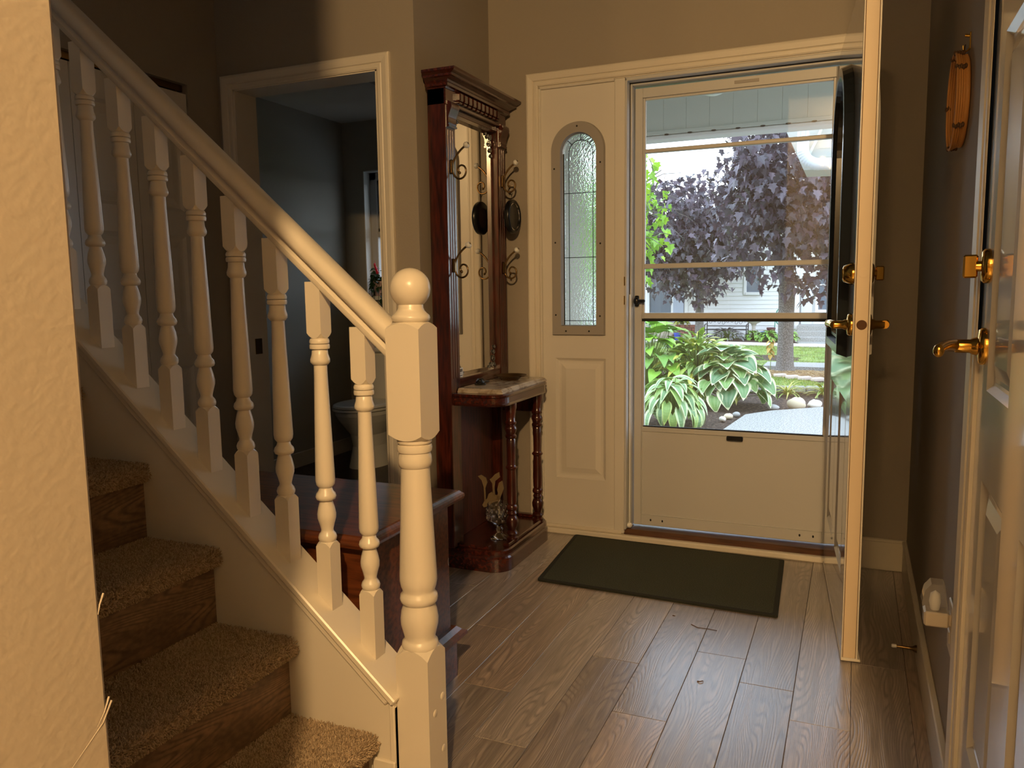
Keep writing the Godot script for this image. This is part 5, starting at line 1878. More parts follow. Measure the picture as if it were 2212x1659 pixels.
func tree(called: String, label: String, at: Vector3, trunk: Array, mid: Vector3, rad: Vector3, count: int, near: int, leaf: ArrayMesh, tones: Array, bark: Material, sd: int, hang := 0.9) -> void:
	var r := RandomNumberGenerator.new()
	r.seed = sd
	var t := thing(called, label, "tree", at)
	var b := MB.new()
	if trunk.size() > 0:
		b.lathe(trunk, 18)
		obj("trunk", b, bark, t)
	b = MB.new()
	var nodes := []
	var y0: float = trunk[trunk.size() - 1].y * 0.75 if trunk.size() > 0 else mid.y - 0.3
	for k in 26:
		var a := k * 2.4
		var e := Vector3(cos(a) * rad.x, r.randf_range(-0.75, 0.8) * rad.y, sin(a) * rad.z) * r.randf_range(0.6, 0.95) + mid
		var s := Vector3(0, y0 + r.randf() * 0.5, 0)
		var m := s.lerp(e, 0.5) + Vector3(0, 0.12, 0)
		var path := PackedVector3Array()
		for j in 7:
			var q := j / 6.0
			path.append(s.lerp(m, q).lerp(m.lerp(e, q), q))
		b.tube(path, 0.022, 0.005, 6)
		nodes.append_array([path[3], path[4], path[5], path[6]])
		for j in 3:
			var o := path[3 + j]
			var w := o + Vector3(r.randf_range(-1, 1), r.randf_range(-0.6, 0.4), r.randf_range(-1, 1)) * 0.55
			b.tube(PackedVector3Array([o, o.lerp(w, 0.5) + Vector3(0, 0.04, 0), w]), 0.007, 0.003, 5)
			nodes.append(w)
	obj("branches", b, bark, t)
	var places := []
	while places.size() < count:
		var p: Vector3
		if r.randf() < 0.45:
			p = nodes[r.randi() % nodes.size()] + Vector3(r.randfn(0, 0.16), r.randfn(0, 0.14), r.randfn(0, 0.16))
		else:
			var d := Vector3(r.randfn(0, 1), r.randfn(0, 1), r.randfn(0, 1)).normalized()
			p = mid + d * rad * pow(r.randf_range(0.12, 1.0), 0.45)
		var q := (p - mid) / rad
		var lim := 1.0 + 0.10 * sin(p.x * 5.0 + p.z * 3.0) + 0.08 * sin(p.y * 6.0 + p.x * 2.0)
		if q.length() > lim:
			continue
		var yaw := r.randf() * TAU
		var pitch := r.randfn(hang, 0.35)
		var bs := Basis(Vector3.UP, yaw) * Basis(Vector3.RIGHT, pitch) * Basis(Vector3.FORWARD, r.randfn(0, 0.4))
		places.append(Transform3D(bs.scaled(Vector3.ONE * r.randf_range(0.7, 1.25)), p))
	var mats := []
	for c in tones:
		var m := mk(c, 0.42)
		m.backlight_enabled = true
		m.backlight = Color(c.r * 0.8, c.g * 0.8, c.b * 0.8)
		mats.append(m)
	# the leaves nearest to the path are parts of their own
	places.sort_custom(func(a, e): return a.origin.z > e.origin.z)
	for k in near:
		inst("leaf", leaf, mats[k % mats.size()], t).transform = places[k]
	var rest := places.slice(near)
	var per := rest.size() / mats.size()
	for k in mats.size():
		var some := []
		for j in range(k, rest.size(), mats.size()):
			some.append(rest[j])
		many("foliage", leaf, mats[k], some, [], t)

func rosette(called: String, label: String, at: Vector3, leaves: Array, mat: Material, n: int, r0: float, h: float, spread: float, sd: int, pitch0: float, pitch1: float, stalk: Material, squash := 1.0) -> void:
	var r := RandomNumberGenerator.new()
	r.seed = sd
	var t := thing(called, label, "plant", at)
	var st := MB.new()
	for k in n:
		var q := (k + 0.5) / n
		var a := k * 2.399 + r.randf_range(-0.3, 0.3)
		var rr := r0 + (spread - r0) * pow(q, 0.75)
		var y := h * (1.0 - 0.80 * pow(q, 1.4)) * r.randf_range(0.85, 1.08)
		var p := Vector3(cos(a) * rr, y, sin(a) * rr * squash)
		var o := inst("leaf", leaves[k % leaves.size()], mat, t)
		var pitch := lerpf(pitch0, pitch1, q) + r.randfn(0, 0.14)
		o.transform = Transform3D((Basis(Vector3.UP, PI / 2 - a + r.randfn(0, 0.25)) * Basis(Vector3.RIGHT, pitch) * Basis(Vector3.BACK, r.randfn(0, 0.2))).scaled(Vector3.ONE * r.randf_range(0.78, 1.15)), p)
		var m := Vector3(p.x * 0.45, y * 0.7, p.z * 0.45)
		st.tube(PackedVector3Array([Vector3(p.x * 0.1, 0, p.z * 0.1), m, p]), 0.004, 0.003, 5)
	obj("stalks", st, stalk, t)

func flat(b: MB, pts: Array, y: float, th := 0.05) -> void:
	var p := PackedVector2Array()
	for q in pts:
		p.append(Vector2(q[0], -q[1]))
	b.x = Transform3D(Basis(Vector3(1, 0, 0), Vector3(0, 0, -1), Vector3(0, 1, 0)), Vector3(0, y, 0))
	b.prism(p, -th, 0.0)
	b.x = Transform3D()

func build_outdoors() -> void:
	var r := RandomNumberGenerator.new()
	r.seed = 99
	var soil := mk(Color.WHITE, 0.95)
	soil.albedo_texture = noise_tex(81, 0.03, [[0.1, Color(0.17, 0.125, 0.095)], [0.5, Color(0.30, 0.235, 0.19)], [0.75, Color(0.38, 0.31, 0.26)], [0.86, Color(0.62, 0.55, 0.48)]], 512, FastNoiseLite.TYPE_SIMPLEX, 5)
	relief(triplanar(soil, Vector3(1.2, 1.2, 1.2), true), noise_tex(82, 0.08, [], 512, FastNoiseLite.TYPE_SIMPLEX, 3), 2.0)
	var concrete := mk(Color.WHITE, 0.85)
	concrete.albedo_texture = noise_tex(83, 0.09, [[0.2, Color(0.50, 0.50, 0.48)], [0.5, Color(0.62, 0.62, 0.60)], [0.8, Color(0.72, 0.72, 0.70)]], 512, FastNoiseLite.TYPE_SIMPLEX, 3)
	relief(triplanar(concrete, Vector3(0.9, 0.9, 0.9), true), noise_tex(84, 0.15, [], 512, FastNoiseLite.TYPE_CELLULAR, 2), 0.4)
	var stone := mk(Color(0.78, 0.72, 0.62), 0.7)
	var lawn_m := mk(Color.WHITE, 0.9)
	lawn_m.albedo_texture = noise_tex(85, 0.012, [[0.25, Color(0.40, 0.45, 0.22)], [0.55, Color(0.45, 0.56, 0.24)], [0.8, Color(0.53, 0.60, 0.32)]], 512, FastNoiseLite.TYPE_SIMPLEX, 4)
	triplanar(lawn_m, Vector3(0.25, 0.25, 0.25), true)
	var siding := mk(Color(0.93, 0.93, 0.92), 0.55)
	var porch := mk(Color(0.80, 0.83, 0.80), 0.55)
	# ground
	var b := MB.new()
	b.bx(-40, 40, -0.5, G - 0.035, -60, -0.15)
	struct("ground", b, soil, "dark brown garden soil outside the storm door", "ground")
	# path of exposed aggregate
	b = MB.new()
	flat(b, [[-1.13, -0.16], [3.0, -0.16], [3.0, -6.9], [0.6, -6.25], [-0.24, -5.87], [-0.80, -5.38], [-1.02, -5.03], [-1.14, -3.6]], G, 0.12)
	struct("path", b, concrete, "pale exposed aggregate concrete path outside the storm door", "path")
	# front step
	b = MB.new()
	b.bx(-1.05, 0.1, G, -0.03, -0.55, -0.15, 0.008)
	struct("step_front", b, concrete, "concrete step right outside the storm door", "step")
	# lawns
	var lawns := [["narrow strip of green lawn behind the nearest concrete edging", [[-1.6, -7.22], [3.0, -7.75], [3.0, -8.0], [0.4, -7.72], [-0.3, -8.0], [-0.95, -8.65], [-1.6, -9.2]], 5000], ["wide green lawn in front of the white house", [[-10, -9.3], [-1.6, -9.5], [-1.35, -10.75], [7.0, -10.5], [7.0, -14.6], [-0.5, -14.7], [-2.0, -15.0], [-4.2, -15.6], [-10, -15.8]], 26000]]
	var blade := MB.new()
	blade.tri(Vector3(-0.004, 0, 0), Vector3(0.004, 0, 0), Vector3(0.003, 0.034, 0.012))
	var bm := blade.mesh()
	var gm := mk(Color.WHITE, 0.8)
	gm.vertex_color_use_as_albedo = true
	for q in lawns:
		b = MB.new()
		flat(b, q[1], G + 0.005, 0.06)
		var o := obj("lawn", b, lawn_m)
		tag(o, q[0], "grass", "", "stuff")
		var poly := PackedVector2Array()
		var lo := Vector2(1e9, 1e9)
		var hi := -lo
		for p in q[1]:
			var v := Vector2(clampf(p[0], -6.0, 2.5), p[1])
			poly.append(Vector2(p[0], p[1]))
			lo = lo.min(v)
			hi = hi.max(v)
		var places := []
		var tints := []
		while places.size() < q[2]:
			var p := Vector2(r.randf_range(lo.x, hi.x), r.randf_range(lo.y, hi.y))
			if not Geometry2D.is_point_in_polygon(p, poly):
				continue
			var bald := clampf(1.2 - p.distance_to(Vector2(-1.55, -11.9)) / 0.9, 0, 1)
			if r.randf() < bald:
				continue
			places.append(Transform3D(Basis(Vector3.UP, r.randf() * TAU).scaled(Vector3.ONE * r.randf_range(0.6, 1.2)), Vector3(p.x, G + 0.003, p.y)))
			tints.append(lin(Color(0.40, 0.52, 0.18).lerp(Color(0.62, 0.68, 0.33), r.randf())))
		many("grass_blades", bm, gm, places, tints, o)
	b = MB.new()
	b.ball(Vector3(-1.55, G - 0.01, -11.9), Vector3(0.9, 0.03, 0.7), 24, 8, 0.2, 4)
	struct("ground_bare_patch", b, soil, "bare dry brown patch in the wide lawn", "ground")
	# concrete edging near the path, brick row, pavement
	var es := [[-1.25, -7.02, -0.55, -7.16], [-0.54, -7.165, 0.22, -7.38], [0.23, -7.385, 1.1, -7.6]]
	for k in es.size():
		var e: Array = es[k]
		var len := Vector2(e[2] - e[0], e[3] - e[1]).length()
		b = MB.new()
		b.bx(0, len, 0, 0.085, -0.045, 0.045, 0.015)
		var o := obj("edging_block", b, concrete)
		o.position = Vector3(e[0], G - 0.02, e[1])
		o.rotation.y = -atan2(e[3] - e[1], e[2] - e[0])
		tag(o, ["concrete edging block at the left, beside the hosta", "middle concrete edging block between the two dry clumps", "concrete edging block farthest right beside the door"][k], "edging", "concrete edging blocks behind the soil bed")
	for k in 7:
		var s := k / 6.0
		b = MB.new()
		b.bx(-0.085, 0.085, 0, 0.055, -0.05, 0.05, 0.012)
		var o := obj("edging_brick", b, mk(Color(0.80, 0.74, 0.70), 0.8))
		o.position = Vector3(lerpf(-0.98, 0.08, s), G, lerpf(-8.68, -7.86, s) + 0.03 * sin(s * 9.0))
		o.rotation.y = 0.62 + 0.1 * sin(k * 3.0)
		tag(o, "pale edging brick, %s of the row before the mulch" % ["leftmost", "second from the left", "third from the left", "middle one", "third from the right", "second from the right", "rightmost"][k], "brick", "pale edging bricks before the straw mulch")
	b = MB.new()
	var pts := [[-1.35, -9.95], [3.0, -9.6], [3.0, -10.55], [-1.35, -10.72]]
	flat(b, pts, G + 0.045, 0.1)
	struct("pavement", b, concrete, "grey concrete walk crossing behind the tree trunk", "pavement")
	# straw mulch round the trunk
	var mul := thing("straw_mulch", "dry straw coloured mulch heaped round the foot of the thick tree trunk", "mulch", Vector3(-0.75, G, -9.1), 0, "", "stuff")
	b = MB.new()
	b.ball(Vector3(0, -0.005, 0), Vector3(0.85, 0.035, 0.55), 24, 8, 0.15, 2)
	obj("mulch_heap", b, mk(Color(0.55, 0.45, 0.33), 0.95), mul)
	var straw := MB.new()
	straw.tube(PackedVector3Array([Vector3(-0.045, 0, 0), Vector3(0, 0.008, 0.004), Vector3(0.045, 0.0, 0)]), 0.0028, 0.002, 4)
	var pl := []
	var tn := []
	for k in 1400:
		var a := r.randf() * TAU
		var q := sqrt(r.randf())
		pl.append(Transform3D(Basis.from_euler(Vector3(r.randfn(0, 0.25), r.randf() * TAU, r.randfn(0, 0.25))).scaled(Vector3.ONE * r.randf_range(0.6, 1.3)), Vector3(cos(a) * q * 0.85, 0.035 * (1.0 - q) + 0.008, sin(a) * q * 0.55)))
		tn.append(lin(Color(0.55, 0.44, 0.30).lerp(Color(0.82, 0.72, 0.54), r.randf())))
	many("straw", straw.mesh(), gm, pl, tn, mul)
	# stones
	var stones := [[-0.56, -5.80, 0.10, 0.075, "rounded cream stone, largest on the far edge of the path"], [-0.38, -5.90, 0.10, 0.055, "flat pale stone right of the largest cream stone"], [-0.80, -5.62, 0.07, 0.035, "small flat grey stone left of the largest cream stone"], [-1.17, -4.86, 0.05, 0.03, "small pale pebble at the path corner under the big hosta"], [-1.20, -4.68, 0.045, 0.028, "lowest pale pebble at the path corner"], [-1.11, -5.02, 0.04, 0.028, "pebble at the path corner nearest the big hosta"], [-0.18, -6.05, 0.08, 0.04, "flat white stone at the far right beside the open door"]]
	for k in stones.size():
		var q: Array = stones[k]
		b = MB.new()
		b.ball(Vector3.ZERO, Vector3(q[2], q[3], q[2] * 0.75), 18, 12, 0.10, k + 1)
		var m := mk([Color(0.86, 0.80, 0.68), Color(0.86, 0.83, 0.78), Color(0.64, 0.64, 0.62)][k % 3], 0.7)
		var o := obj("stone", b, m)
		o.position = Vector3(q[0], G + q[3] * 0.55 - 0.02, q[1])
		o.rotation.y = k * 1.3
		tag(o, q[4], "stone", "stones along the path edge")
	# plants
	var lm := mk(Color.WHITE, 0.42)
	lm.vertex_color_use_as_albedo = true
	lm.backlight_enabled = true
	lm.backlight = Color(0.35, 0.45, 0.2)
	var stalk := mk(Color(0.50, 0.58, 0.30), 0.6)
	var blue := lin(Color(0.36, 0.52, 0.35))
	var cream := lin(Color(0.86, 0.87, 0.70))
	var h1 := [broad_leaf(0.235, 0.255, blue, cream, 0.22, 0.46, 0.86), broad_leaf(0.22, 0.225, lin(Color(0.42, 0.58, 0.36)), cream, 0.3, 0.48, 0.86), broad_leaf(0.20, 0.20, lin(Color(0.47, 0.63, 0.34)), cream, 0.2, 0.48, 0.84)]
	rosette("hosta_plant", "big blue green hosta with cream leaf edges beside the path corner", Vector3(-1.28, G, -5.75), h1, lm, 76, 0.05, 0.60, 0.45, 4, -0.35, 1.05, stalk, 0.9)
	var h2 := [broad_leaf(0.24, 0.10, lin(Color(0.46, 0.62, 0.40)), lin(Color(0.80, 0.86, 0.66)), 0.45, 0.62, 0.62), broad_leaf(0.22, 0.095, lin(Color(0.40, 0.56, 0.36)), lin(Color(0.74, 0.82, 0.58)), 0.6, 0.62, 0.6), broad_leaf(0.2, 0.09, lin(Color(0.52, 0.66, 0.34)), lin(Color(0.72, 0.80, 0.45)), 0.5, 0.62, 0.7)]
	rosette("hosta_plant", "drooping striped hosta at the lower left, closest to the storm door", Vector3(-1.66, G, -4.42), h2, lm, 78, 0.03, 0.40, 0.30, 6, -0.2, 1.15, stalk)
	var y1 := [broad_leaf(0.20, 0.06, lin(Color(0.62, 0.70, 0.32)), lin(Color(0.70, 0.76, 0.40)), 0.25, 0.75, 0.8, 6, 2), broad_leaf(0.18, 0.055, lin(Color(0.50, 0.62, 0.32)), lin(Color(0.62, 0.70, 0.38)), 0.2, 0.75, 0.8, 6, 2), broad_leaf(0.19, 0.058, lin(Color(0.78, 0.78, 0.36)), lin(Color(0.84, 0.82, 0.45)), 0.2, 0.75, 0.8, 6, 2)]
	rosette("peony_plant", "yellowing bushy plant with narrow leaves in the middle of the bed", Vector3(-1.72, G, -6.0), y1, lm, 260, 0.04, 0.72, 0.50, 8, -0.65, 0.75, stalk)
	var g1 := [broad_leaf(0.24, 0.17, lin(Color(0.55, 0.74, 0.26)), lin(Color(0.60, 0.78, 0.30)), 0.2, 0.5, 0.9), broad_leaf(0.22, 0.15, lin(Color(0.48, 0.66, 0.30)), lin(Color(0.52, 0.70, 0.34)), 0.25, 0.5, 0.9)]
	rosette("broadleaf_plant", "bright light green broad leaved plant at the left edge of the glass", Vector3(-2.25, G, -5.95), g1, lm, 130, 0.04, 0.88, 0.55, 12, -0.4, 0.8, stalk)
	var d1 := [broad_leaf(0.26, 0.022, lin(Color(0.72, 0.70, 0.38)), lin(Color(0.80, 0.74, 0.48)), 0.55, 0.8, 0.9, 7, 1), broad_leaf(0.22, 0.020, lin(Color(0.58, 0.66, 0.32)), lin(Color(0.70, 0.70, 0.40)), 0.7, 0.8, 0.9, 7, 1)]
	rosette("daylily_clump", "dry yellowing grassy clump between the big hosta and the edging", Vector3(-0.74, G - 0.02, -6.86), d1, lm, 40, 0.01, 0.05, 0.06, 15, -1.0, -0.15, stalk)
	rosette("daylily_clump", "dry yellowing grassy clump at the right beside the open door", Vector3(-0.33, G - 0.02, -7.0), d1, lm, 44, 0.01, 0.05, 0.06, 17, -1.1, -0.2, stalk)
	# wire support and thin sapling
	var ws := thing("plant_support", "thin dark wire frame standing in the yellowing plant", "plant support", Vector3(-1.72, G, -5.82))
	b = MB.new()
	for q in [[-0.30, 0.06, -0.27, 0.86], [0.06, 0.0, 0.06, 0.82], [0.33, 0.05, 0.30, 0.66]]:
		b.rod(Vector3(q[0], 0, q[1]), Vector3(q[2], q[3], q[1]), 0.004, 6)
	b.tube(PackedVector3Array([Vector3(-0.27, 0.84, 0.06), Vector3(0.06, 0.80, 0.0), Vector3(0.30, 0.64, 0.05)]), 0.003, 0.003, 6)
	obj("wire", b, M.black, ws)
	var sp := thing("sapling", "thin bare stemmed sapling with yellow leaves left of the thick trunk", "plant", Vector3(-1.2, G, -9.55))
	b = MB.new()
	b.tube(PackedVector3Array([Vector3(0, -0.02, 0), Vector3(0.01, 0.3, 0), Vector3(-0.005, 0.55, 0)]), 0.006, 0.003, 6)
	obj("stem", b, stalk, sp)
	var yl := mk(Color(0.80, 0.68, 0.36), 0.6)
	var sl := small_leaf()
	for k in 12:
		var a := k * 2.4
		inst("leaf", sl, yl, sp).transform = Transform3D((Basis(Vector3.UP, a) * Basis(Vector3.RIGHT, 0.5)).scaled(Vector3.ONE * 3.2), Vector3(0, 0.26 + 0.022 * k, 0))
	# trees
	var bark := mk(Color.WHITE, 0.9)
	bark.albedo_texture = noise_tex(91, 0.03, [[0.2, Color(0.33, 0.31, 0.29)], [0.5, Color(0.50, 0.48, 0.46)], [0.8, Color(0.62, 0.61, 0.59)]], 512, FastNoiseLite.TYPE_SIMPLEX, 5)
	relief(triplanar(bark, Vector3(4, 1.6, 4)), noise_tex(92, 0.05, [], 512, FastNoiseLite.TYPE_SIMPLEX, 4), 1.5)
	var leaf := star_leaf(0.125)
	var purple := [Color(0.32, 0.27, 0.31), Color(0.36, 0.33, 0.37), Color(0.27, 0.26, 0.29)]
	tree("maple_tree", "thick trunked purple leaved maple nearest to the storm door", Vector3(-0.97, G, -9.4), [Vector2(0.175, 0), Vector2(0.14, 0.06), Vector2(0.125, 0.2), Vector2(0.115, 0.5), Vector2(0.115, 0.9), Vector2(0.12, 1.2), Vector2(0.10, 1.5), Vector2(0.05, 2.6)], Vector3(0.35, 2.75, 0.2), Vector3(1.5, 1.72, 1.35), 6400, 150, leaf, purple, bark, 21)
	tree("maple_tree", "farther purple leaved maple on the left in front of the white house", Vector3(-3.45, G, -16.0), [Vector2(0.15, 0), Vector2(0.115, 0.1), Vector2(0.10, 0.5), Vector2(0.10, 1.1), Vector2(0.04, 2.6)], Vector3(-0.25, 2.50, 0.1), Vector3(1.75, 1.62, 1.5), 4600, 100, star_leaf(0.16), purple, bark, 23)
	tree("green_tree", "light green maple branches reaching in at the left edge of the glass", Vector3(-2.75, G, -6.3), [Vector2(0.09, 0), Vector2(0.07, 0.3), Vector2(0.05, 1.6), Vector2(0.02, 2.7)], Vector3(-0.05, 2.15, 0.0), Vector3(0.74, 1.05, 0.6), 900, 120, star_leaf(0.10), [Color(0.62, 0.78, 0.24), Color(0.52, 0.70, 0.26)], bark, 27)
	build_porch(porch, siding)
	build_house(siding, concrete, r)

func build_porch(porch: Material, siding: Material) -> void:
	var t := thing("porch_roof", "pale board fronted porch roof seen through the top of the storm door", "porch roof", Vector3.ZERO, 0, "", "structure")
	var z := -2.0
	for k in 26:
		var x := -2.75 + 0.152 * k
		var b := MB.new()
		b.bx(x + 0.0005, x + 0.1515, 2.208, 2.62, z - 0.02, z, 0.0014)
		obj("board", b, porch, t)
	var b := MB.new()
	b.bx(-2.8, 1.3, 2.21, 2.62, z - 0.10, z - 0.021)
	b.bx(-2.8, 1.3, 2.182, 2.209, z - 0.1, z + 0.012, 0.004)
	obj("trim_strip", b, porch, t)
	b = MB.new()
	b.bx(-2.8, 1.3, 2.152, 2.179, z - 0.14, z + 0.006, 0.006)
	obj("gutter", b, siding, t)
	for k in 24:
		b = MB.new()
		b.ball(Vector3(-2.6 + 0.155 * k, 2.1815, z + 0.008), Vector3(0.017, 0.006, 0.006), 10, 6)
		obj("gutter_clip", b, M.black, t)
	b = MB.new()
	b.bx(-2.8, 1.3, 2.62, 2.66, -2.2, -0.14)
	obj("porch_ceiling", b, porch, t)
	var g := thing("porch_light", "round white glass porch light at the top of the storm door glass", "lamp", Vector3(-0.775, 2.35, -1.22))
	b = MB.new()
	b.ball(Vector3(0, 0.0, 0), Vector3(0.125, 0.125, 0.125), 28, 18)
	obj("glass_globe", b, mk(Color(0.93, 0.95, 0.94), 0.15), g)
	b = MB.new()
	b.lathe([Vector2(0.0, 0.11), Vector2(0.07, 0.11), Vector2(0.08, 0.14), Vector2(0.03, 0.16), Vector2(0.02, 0.27), Vector2(0.0, 0.27)], 20)
	obj("collar", b, M.alu, g)
	# eave of the next wing with its downspout
	var e := thing("eave", "white eave corner of the next wing at the upper right of the glass", "eave", Vector3.ZERO, 0, "", "structure")
	b = MB.new()
	b.x = Transform3D(Basis(), Vector3(0, 0, -4.3))
	b.prism(PackedVector2Array([Vector2(-0.66, 2.62), Vector2(-0.60, 2.48), Vector2(-0.47, 2.19), Vector2(2.0, 2.12), Vector2(2.0, 3.0), Vector2(-0.66, 2.9)]), -0.5, 0.0)
	b.x = Transform3D()
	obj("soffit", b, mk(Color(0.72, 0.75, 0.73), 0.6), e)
	b = MB.new()
	b.x = Transform3D(Basis(Vector3(0, 0, 1), -0.42), Vector3(-0.405, 2.36, -4.28))
	b.bx(-0.012, 0.012, -0.10, 0.25, 0, 0.02, 0.003)
	obj("soffit_strip", b, porch, e)
	for k in 4:
		b = MB.new()
		b.bx(-0.36, 2.0, 2.22 + 0.075 * k, 2.222 + 0.075 * k, -4.302, -4.297)
		obj("siding_line", b, porch, e)
	var d := thing("downspout", "white ribbed downspout elbow under the eave at the upper right", "downspout", Vector3.ZERO)
	b = MB.new()
	var path := PackedVector3Array()
	path.append(Vector3(-0.475, 2.52, -4.2))
	path.append(Vector3(-0.475, 2.40, -4.2))
	for k in 11:
		var a := k / 10.0 * (PI / 2 - 0.06)
		path.append(Vector3(-0.475 + 0.14 * (1.0 - cos(a)), 2.36 - 0.14 * sin(a), -4.2))
	path.append(Vector3(0.2, 2.195, -4.2))
	b.tube(path, 0.052, 0.052, 10)
	for k in range(2, 13):
		var a := (k - 2) / 10.0 * (PI / 2 - 0.06)
		var dir := Vector3(sin(a), -cos(a), 0)
		b.tube(PackedVector3Array([path[k] - dir * 0.004, path[k], path[k] + dir * 0.004]), 0.0545, 0.0545, 10)
	for k in 4:
		b.rod(Vector3(-0.505 + 0.02 * k, 2.52, -4.148), Vector3(-0.505 + 0.02 * k, 2.38, -4.148), 0.004, 6)
	obj("pipe", b, mk(Color(0.86, 0.90, 0.92), 0.4), d)

func build_house(siding: Material, concrete: Material, r: RandomNumberGenerator) -> void:
	var h := thing("white_house", "white clapboard house across the lawn behind the trees", "house", Vector3(0, 0, -17.5))
	var b := MB.new()
	b.bx(-4.1, -1.30, G - 0.1, 2.62, -5, -0.03)
	b.bx(-1.30, 4.0, G - 0.1, 2.62, -5, -0.55)
	b.bx(-8.0, -4.1, G - 0.1, 2.62, -5, -0.55)
	obj("core", b, siding, h)
	for k in 25:
		var y := G + 0.02 + 0.107 * k
		for seg in [[-4.02, -2.62], [-2.14, -1.38], [-2.62, -2.14]]:
			if seg[0] == -2.62 and y > 0.84 and y < 2.0:
				continue
			b = MB.new()
			b.prism(PackedVector2Array([Vector2(0, 0), Vector2(0.034, 0), Vector2(0.018, 0.11), Vector2(0, 0.11)]), seg[0], seg[1])
			var bb := MB.new()
			bb.x = Transform3D(Basis(Vector3(0, 0, 1), Vector3(0, 1, 0), Vector3(-1, 0, 0)), Vector3.ZERO)
			bb.prism(PackedVector2Array([Vector2(-0.03, 0), Vector2(0.004, 0), Vector2(-0.012, 0.113), Vector2(-0.03, 0.113)]), -seg[1], -seg[0])
			var o := obj("siding_board", bb, siding, h)
			o.position = Vector3(0, y, 0)
	for x in [-4.1, -1.38]:
		b = MB.new()
		b.bx(x, x + 0.085, G - 0.05, 2.6, -0.04, 0.02, 0.004)
		obj("corner_board", b, siding, h)
	var dark := mk(Color(0.42, 0.47, 0.52), 0.1)
	var win := func(x0: float, x1: float, y0: float, y1: float, z: float, bars: Array) -> void:
		var f := MB.new()
		f.bx(x0 - 0.07, x0, y0 - 0.07, y1 + 0.07, z - 0.05, z + 0.03, 0.005)
		f.bx(x1, x1 + 0.07, y0 - 0.07, y1 + 0.07, z - 0.05, z + 0.03, 0.005)
		f.bx(x0, x1, y1, y1 + 0.07, z - 0.05, z + 0.03, 0.005)
		f.bx(x0 - 0.02, x1 + 0.02, y0 - 0.075, y0, z - 0.05, z + 0.05, 0.005)
		for y in bars:
			f.bx(x0, x1, y - 0.015, y + 0.015, z - 0.03, z + 0.01, 0.003)
		var wf := obj("window", f, siding, h)
		var p := MB.new()
		p.bx(x0, x1, y0, y1, z - 0.03, z - 0.02)
		obj("pane", p, dark, wf)
	win.call(-2.55, -2.22, 1.01, 1.85, 0.0, [])
	win.call(-0.86, -0.35, 0.55, 1.85, -0.5, [1.17])
	win.call(-5.15, -4.56, 0.34, 1.9, -0.5, [])
	b = MB.new()
	b.bx(-4.50, -4.22, 0.2, 2.0, -0.5, -0.44, 0.006)
	tag(obj("door", b, mk(Color(0.70, 0.74, 0.80), 0.5), h), "pale grey house door", "")
	b = MB.new()
	b.bx(-1.26, -1.0, 0.12, 1.3, -0.5, -0.44, 0.006)
	tag(obj("door", b, mk(Color(0.86, 0.90, 0.94), 0.5), h), "pale house door at the right", "")
	b = MB.new()
	b.prism(PackedVector2Array([Vector2(-9.0, 2.55), Vector2(-9.0, 2.66), Vector2(5.0, 2.66), Vector2(5.0, 2.55)]), -5.2, 0.4)
	obj("eave", b, siding, h)
	b = MB.new()
	b.x = Transform3D(Basis(Vector3(0, 0, -1), Vector3(0, 1, 0), Vector3(1, 0, 0)), Vector3.ZERO)
	b.prism(PackedVector2Array([Vector2(-0.45, 2.64), Vector2(5.3, 2.64), Vector2(2.6, 3.1)]), -9.0, 5.0)
	obj("roof", b, mk(Color(0.35, 0.34, 0.34), 0.9), h)
	# steps on the right and on the left of the house
	var st := thing("house_steps", "pale concrete steps of the white house at the right", "steps", Vector3(-1.30, G, -17.35))
	for k in 3:
		b = MB.new()
		b.bx(0, 2.2, 0, 0.12 * (k + 1), -0.65, 0.95 - 0.38 * k, 0.01)
		obj("step", b, concrete, st)
	b = MB.new()
	flat(b, [[0.0, 0.9], [2.2, 0.9], [2.2, 2.6], [0.35, 2.6]], 0.02, 0.1)
	obj("landing", b, concrete, st)
	var s2 := thing("house_steps", "beige board steps at the left in front of the dark house window", "steps", Vector3(-5.3, G, -17.3))
	var tan_ := mk(Color(0.72, 0.68, 0.60), 0.8)
	for k in 3:
		b = MB.new()
		b.bx(0, 1.05, 0, 0.14 * (k + 1), -0.2, 0.7 - 0.28 * k, 0.01)
		obj("step", b, tan_, s2)
	# flower bed and its curved edging
	b = MB.new()
	flat(b, [[-4.3, -15.62], [-3.0, -15.25], [-2.0, -15.0], [-1.0, -14.85], [-1.0, -15.3], [-1.35, -15.7], [-1.35, -17.45], [-4.3, -17.45]], G + 0.03, 0.08)
	struct("ground_flower_bed", b, mk(Color(0.33, 0.26, 0.22), 0.95), "brown flower bed in front of the white house", "ground")
	b = MB.new()
	b.tube(PackedVector3Array([Vector3(-5.5, G + 0.03, -15.75), Vector3(-4.2, G + 0.03, -15.58), Vector3(-3.0, G + 0.03, -15.24), Vector3(-2.0, G + 0.03, -14.99), Vector3(-1.2, G + 0.03, -14.85), Vector3(-0.4, G + 0.03, -14.72), Vector3(1.0, G + 0.03, -14.6)]), 0.05, 0.05, 8)
	struct("edging_far", b, mk(Color(0.85, 0.82, 0.78), 0.8), "pale curved edging along the far side of the wide lawn", "edging")
	# bench
	var bn := thing("garden_bench", "black metal garden bench with scrolled back before the white house", "bench", Vector3(-2.92, G + 0.03, -16.75))
	var iron := mk(Color(0.14, 0.15, 0.17), 0.5)
